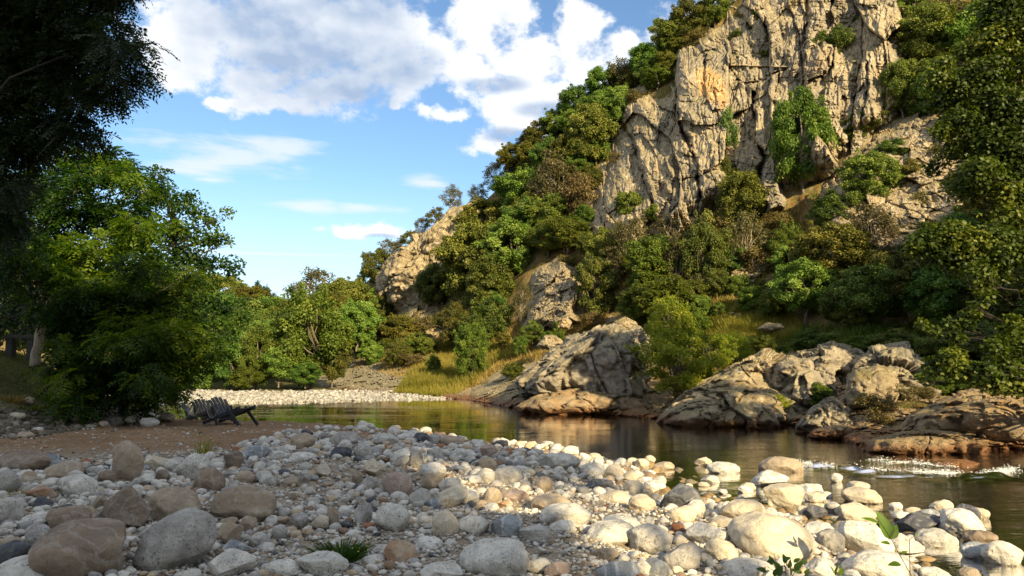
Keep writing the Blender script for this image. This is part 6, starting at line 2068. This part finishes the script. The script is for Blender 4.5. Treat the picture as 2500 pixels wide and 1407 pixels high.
lv = [(P(2042 + dx, 1400 + dy, Yp), (dx / 12 + 0.1, -0.2, 1), (rs.normal(), -0.8, 0.5), 20 * f_, 7 * f_) for dx, dy in [(-6, 0), (0, -4), (5, 2), (-2, 6), (8, 6)]]
sprout('tiny fresh green sprout between two white boulders at the lower border', P(2042, 1425, Yp), [[P(2042, 1425, Yp), P(2042, 1400, Yp)]], lv, LEAF_FRESH, STEM_GREEN, 'leafy_sprout')


def tuft(name, label, base, n, h, spread, mat, flower=None, seed=1, wd=0.012, lean=0.5):
    """grass or herb tuft: arching blades from one root, optional flower heads"""
    rng = np.random.default_rng(seed)
    a = rng.uniform(0, 6.28, n)
    r = spread * rng.random(n) ** 0.5
    p = np.stack([r * np.cos(a), r * np.sin(a), 0 * a - 0.02], -1)
    d = unit(np.stack([np.cos(a) * lean * rng.random(n), np.sin(a) * lean * rng.random(n), np.ones(n)], -1) + 0.15 * rng.normal(size=(n, 3)))
    side = unit(np.cross(d, rng.normal(size=(n, 3))))
    L = h * rng.uniform(0.5, 1.1, n)[:, None]
    mid = p + d * L * 0.6
    out = unit(np.stack([np.cos(a), np.sin(a), 0 * a], -1))
    tip = p + d * L * 0.95 + out * L * 0.28 * lean
    V = np.stack([p - side * wd / 2, p + side * wd / 2, mid + side * wd * 0.4, tip, mid - side * wd * 0.4], 1).reshape(-1, 3)
    i = np.arange(n)[:, None] * 5
    F = np.concatenate([i + np.array([[0, 1, 2, 4]]), i + np.array([[4, 2, 3, 3]])])
    tri = np.concatenate([i + np.array([[0, 1, 2]]), i + np.array([[0, 2, 4]]), i + np.array([[4, 2, 3]])])
    tone = np.repeat(np.clip(0.5 + 0.25 * rng.normal(size=n), 0, 1), 5)
    root = bpy.data.objects.new(name, None)
    COL.objects.link(root)
    root.location = base
    put('blades', mesh_np('blades', V, tri, True, {'tint': tone}, mat), root)
    if flower:
        k = rng.permutation(n)[:flower[1]]
        fv, ff = stone_shape(700, 1, False)
        VV = (fv[None] * flower[2] + tip[k][:, None]).reshape(-1, 3)
        FF = (ff[None] + (np.arange(len(k)) * len(fv))[:, None, None]).reshape(-1, 3)
        tag(put('flowers', mesh_np('flowers', VV, FF, True, None, flower[0]), root), kind='stuff')
    return tag(root, label, 'plant')


m, t = new_mat('yellow_flower')
finish(t, t.n('ShaderNodeBsdfPrincipled', ins={'Base Color': (0.55, 0.45, 0.05, 1), 'Roughness': 0.7}))
YELLOW = m
GRASS = leaf_mat('grass_blade', (0.09, 0.10, 0.014), (0.21, 0.19, 0.03), (0.33, 0.26, 0.07), 0.4, 0.2)
GRASS_DRY = leaf_mat('grass_dry', (0.17, 0.13, 0.035), (0.30, 0.22, 0.07), (0.40, 0.31, 0.11), 0.35, 0.2)
GRASS_GREEN = leaf_mat('grass_green', (0.035, 0.07, 0.008), (0.09, 0.13, 0.014), (0.17, 0.18, 0.03), 0.4, 0.3)


def at(px, py):
    g = grounded(px, py)
    g[2] = ground_h(g[0], g[1])
    return g


tuft('flower_tuft', 'small dark green tuft with tiny yellow flowers between white boulders', at(832, 1368), 420, 0.17, 0.16, LEAF_DARK, (YELLOW, 26, 0.006), 11, 0.014, 1.2)
tuft('herb', 'dark spindly herb on the sand behind the cobbles', at(492, 1118), 46, 0.36, 0.10, GRASS, (YELLOW, 8, 0.008), 12, 0.014, 0.45)
tuft('grass_tuft', 'dry golden grass tuft on the bank beside a pale stone', at(32, 984), 220, 0.30, 0.25, GRASS_DRY, None, 13, 0.014, 0.9)
tuft('grass_tuft', 'green grass tuft on the stony bank under the trees', at(140, 985), 500, 0.42, 0.55, GRASS_GREEN, None, 14, 0.014, 0.8)
tuft('grass_tuft', 'low green grass in front of the golden tuft', at(60, 1000), 420, 0.20, 0.6, GRASS_GREEN, None, 15, 0.014, 0.8)
tuft('grass_tuft', 'thin dry grass between the boulders at the left border', at(58, 1215), 60, 0.14, 0.10, GRASS_DRY, None, 16, 0.006, 0.9)


# ---------------------------------------------------------------- grass on the slopes (nobody could count it)
def grass_field(name, label, pts, h, mat, seed, wd=0.03):
    rng = np.random.default_rng(seed)
    n = len(pts)
    a = rng.uniform(0, 6.28, n)
    d = unit(np.stack([0.5 * np.cos(a), 0.5 * np.sin(a), np.ones(n)], -1) + 0.2 * rng.normal(size=(n, 3)))
    side = unit(np.cross(d, rng.normal(size=(n, 3))))
    L = (h * rng.uniform(0.5, 1.3, n))[:, None]
    V = np.stack([pts - side * wd / 2, pts + side * wd / 2, pts + d * L + side * wd * 0.1], 1).reshape(-1, 3)
    tone = np.clip(0.5 + 0.35 * fbm(pts * 0.6, 3, seed) + 0.15 * rng.normal(size=n), 0, 1)
    return tag(put(name, mesh_np(name, V, np.arange(3 * n).reshape(-1, 3), True, {'tint': np.repeat(tone, 3)}, mat)), label, kind='stuff')


def hill_pts(poly, n, seed):
    rng = np.random.default_rng(seed)
    poly = np.array(poly, float)
    q_ = rng.uniform(poly.min(0), poly.max(0), (n * 3, 2))
    q_ = q_[inside(poly, q_[:, 0], q_[:, 1])][:n]
    Y = hill_depth(q_[:, 0], q_[:, 1])
    p = P(q_[:, 0], q_[:, 1], Y)
    nz_ = fbm(p * 0.35, 5, 41) * 0.7 + fbm(p * 1.4, 3, 43) * 0.18
    return P(q_[:, 0], q_[:, 1], Y + nz_ - 0.05)


grass_field('grass', 'yellow-green grass hanging down to the far water edge', hill_pts([(960, 975), (1010, 900), (1080, 840), (1190, 830), (1290, 850), (1200, 900), (1120, 972)], 20000, 1), 0.5, GRASS, 21, 0.05)
grass_field('dry_grass', 'dry golden grass over the slope above the river', hill_pts([(860, 900), (900, 850), (1000, 830), (1100, 830), (1250, 790), (1320, 800), (1480, 770), (1500, 820), (1330, 880), (1230, 900), (1130, 960), (1000, 930)], 24000, 2), 0.36, GRASS_DRY, 22, 0.045)
grass_field('clearing_grass', 'mixed grass in the clearing under the cliff', hill_pts([(1660, 960), (1680, 800), (1760, 730), (1900, 740), (1960, 800), (1920, 870), (1760, 920)], 24000, 3), 0.4, GRASS, 23, 0.04)
grass_field('bank_grass', 'shaded grass above the shore rocks on the right', hill_pts([(1900, 870), (1960, 800), (2500, 800), (2640, 900), (2600, 990), (2250, 970), (2050, 880)], 15000, 4), 0.4, GRASS_GREEN, 24, 0.035)
grass_field('crest_grass', 'dry grass and heath between cliff and thicket', hill_pts([(1500, 600), (1700, 580), (1950, 520), (2000, 620), (1900, 740), (1700, 760), (1500, 700)], 14000, 5), 0.5, GRASS_DRY, 25, 0.06)
lx, ly = RNG.uniform(-26, -11.5, 26000), RNG.uniform(15, 34, 26000)
lz = ground_h(lx, ly)
kk = lz > 0.9
grass_field('lawn_grass', 'short shaded grass of the lawn under the trees', np.stack([lx, ly, lz], -1)[kk], 0.10, GRASS_GREEN, 26, 0.02)

# ---------------------------------------------------------------- white water in the riffle
m, t = new_mat('foam')
finish(t, t.n('ShaderNodeBsdfPrincipled', ins={'Base Color': (0.80, 0.82, 0.82, 1), 'Roughness': 0.5, 'Subsurface Weight': 0.2}))
rf = np.random.default_rng(31)
LINES = [([(1955, 1133), (1966, 1138), (1972, 1142)], 300, 0.06),
         ([(1975, 1138), (2040, 1145), (2120, 1151)], 260, 0.05), ([(2132, 1128), (2200, 1133), (2260, 1137), (2330, 1140)], 520, 0.07),
         ([(2120, 1152), (2200, 1158), (2280, 1162), (2360, 1168)], 800, 0.07), ([(2280, 1158), (2340, 1165), (2400, 1170), (2450, 1172)], 1900, 0.10),
         ([(2400, 1166), (2440, 1158), (2470, 1152)], 1700, 0.08)]
pts = []
for ln, n, sp in LINES:
    w = np.array(W0(ln))
    k = rf.random(n) * (len(w) - 1)
    i = np.minimum(k.astype(int), len(w) - 2)
    q_ = w[i] + (w[i + 1] - w[i]) * (k - i)[:, None] + rf.normal(size=(n, 2)) * np.array([0.10, sp])
    pts.append(q_)
pts = np.concatenate(pts)
pts = pts[fbm(np.c_[pts * np.array([1.5, 3.5]), 0 * pts[:, 0]], 3, 35) > -0.1]


def water_z(x, y):
    q_ = np.stack([x, y, 0 * x], -1)
    a = seg_dist(RIFFLE, x, y, False)
    b = seg_dist(RIFFLE2, x, y, False)
    r_ = np.exp(-(a / 0.45) ** 2) + 0.7 * np.exp(-(b / 0.3) ** 2)
    return r_ * (0.05 * fbm(q_ * np.array([2.2, 4.5, 1]), 4, 33) + 0.035) + 0.02 * np.exp(-(a / 0.35) ** 2)


FZ = water_z(pts[:, 0], pts[:, 1])
fr2 = rf.uniform(0.003, 0.013, len(pts))
pebble_bank('foam', 'white foam and spray on the riffle', [(v * np.array([1.6, 1, 0.6]), f) for v, f in TINY[:3]], pts[:, 0], pts[:, 1], FZ + 0.004 + np.abs(rf.normal(size=len(pts))) * 0.03 * (rf.random(len(pts)) < 0.35), fr2, m, 32)

# ---------------------------------------------------------------- tall trees on our own bank, behind the camera, that throw the evening shade
SH = np.array([math.sin(SUN_AZ), math.cos(SUN_AZ)])
PERP = np.array([-SH[1], SH[0]])


def shade_tree(u, v, h, w, key, label):
    """u metres across the sun's direction, v metres towards the sun"""
    x, y = PERP * u + SH * v
    tree(key, (x, y, ground_h(x, y)), w, h, label, 'tree', 'tall_tree')


for i, (u, v, h, w, lab) in enumerate([
        (-4.0, 15, 21, 16, 'tall dark tree on the near bank whose crown shades the cobbles'),
        (-10, 13, 21.5, 15, 'tall dark tree behind the shaded boulders of the near bank'),
        (-19, 17, 23, 17, 'tall dark tree beyond the lawn on the near bank'),
        (-3.6, 27, 29.0, 16, 'tallest dark tree of the near bank, standing back from the river'),
        (-29, 22, 27, 18, 'tall dark tree at the far end of the near bank'),
        (26.3, -4, 15.0, 9, 'leafy tree on the far bank next to the alder'),
        (33, -4, 17.5, 12, 'broad leafy tree on the far bank upstream of the alder'),
        (35.5, -4, 18, 13, 'tall leafy tree on the far bank slope upstream'),
        (40, -2, 16.5, 10, 'tall leafy tree higher on the far bank slope'),
        (28, 4, 18, 10, 'leafy tree at the water upstream on the far bank')]):
    shade_tree(u, v, h, w, 'tall%d' % (i % 2), lab)
shade_tree(4.2, 15, 20.5, 8.5, 'high0', 'unseen tall tree added on the near bank, high crown shaping the shade edge')  # added unseen tree, bare trunk and high crown shaped for the shade's edge
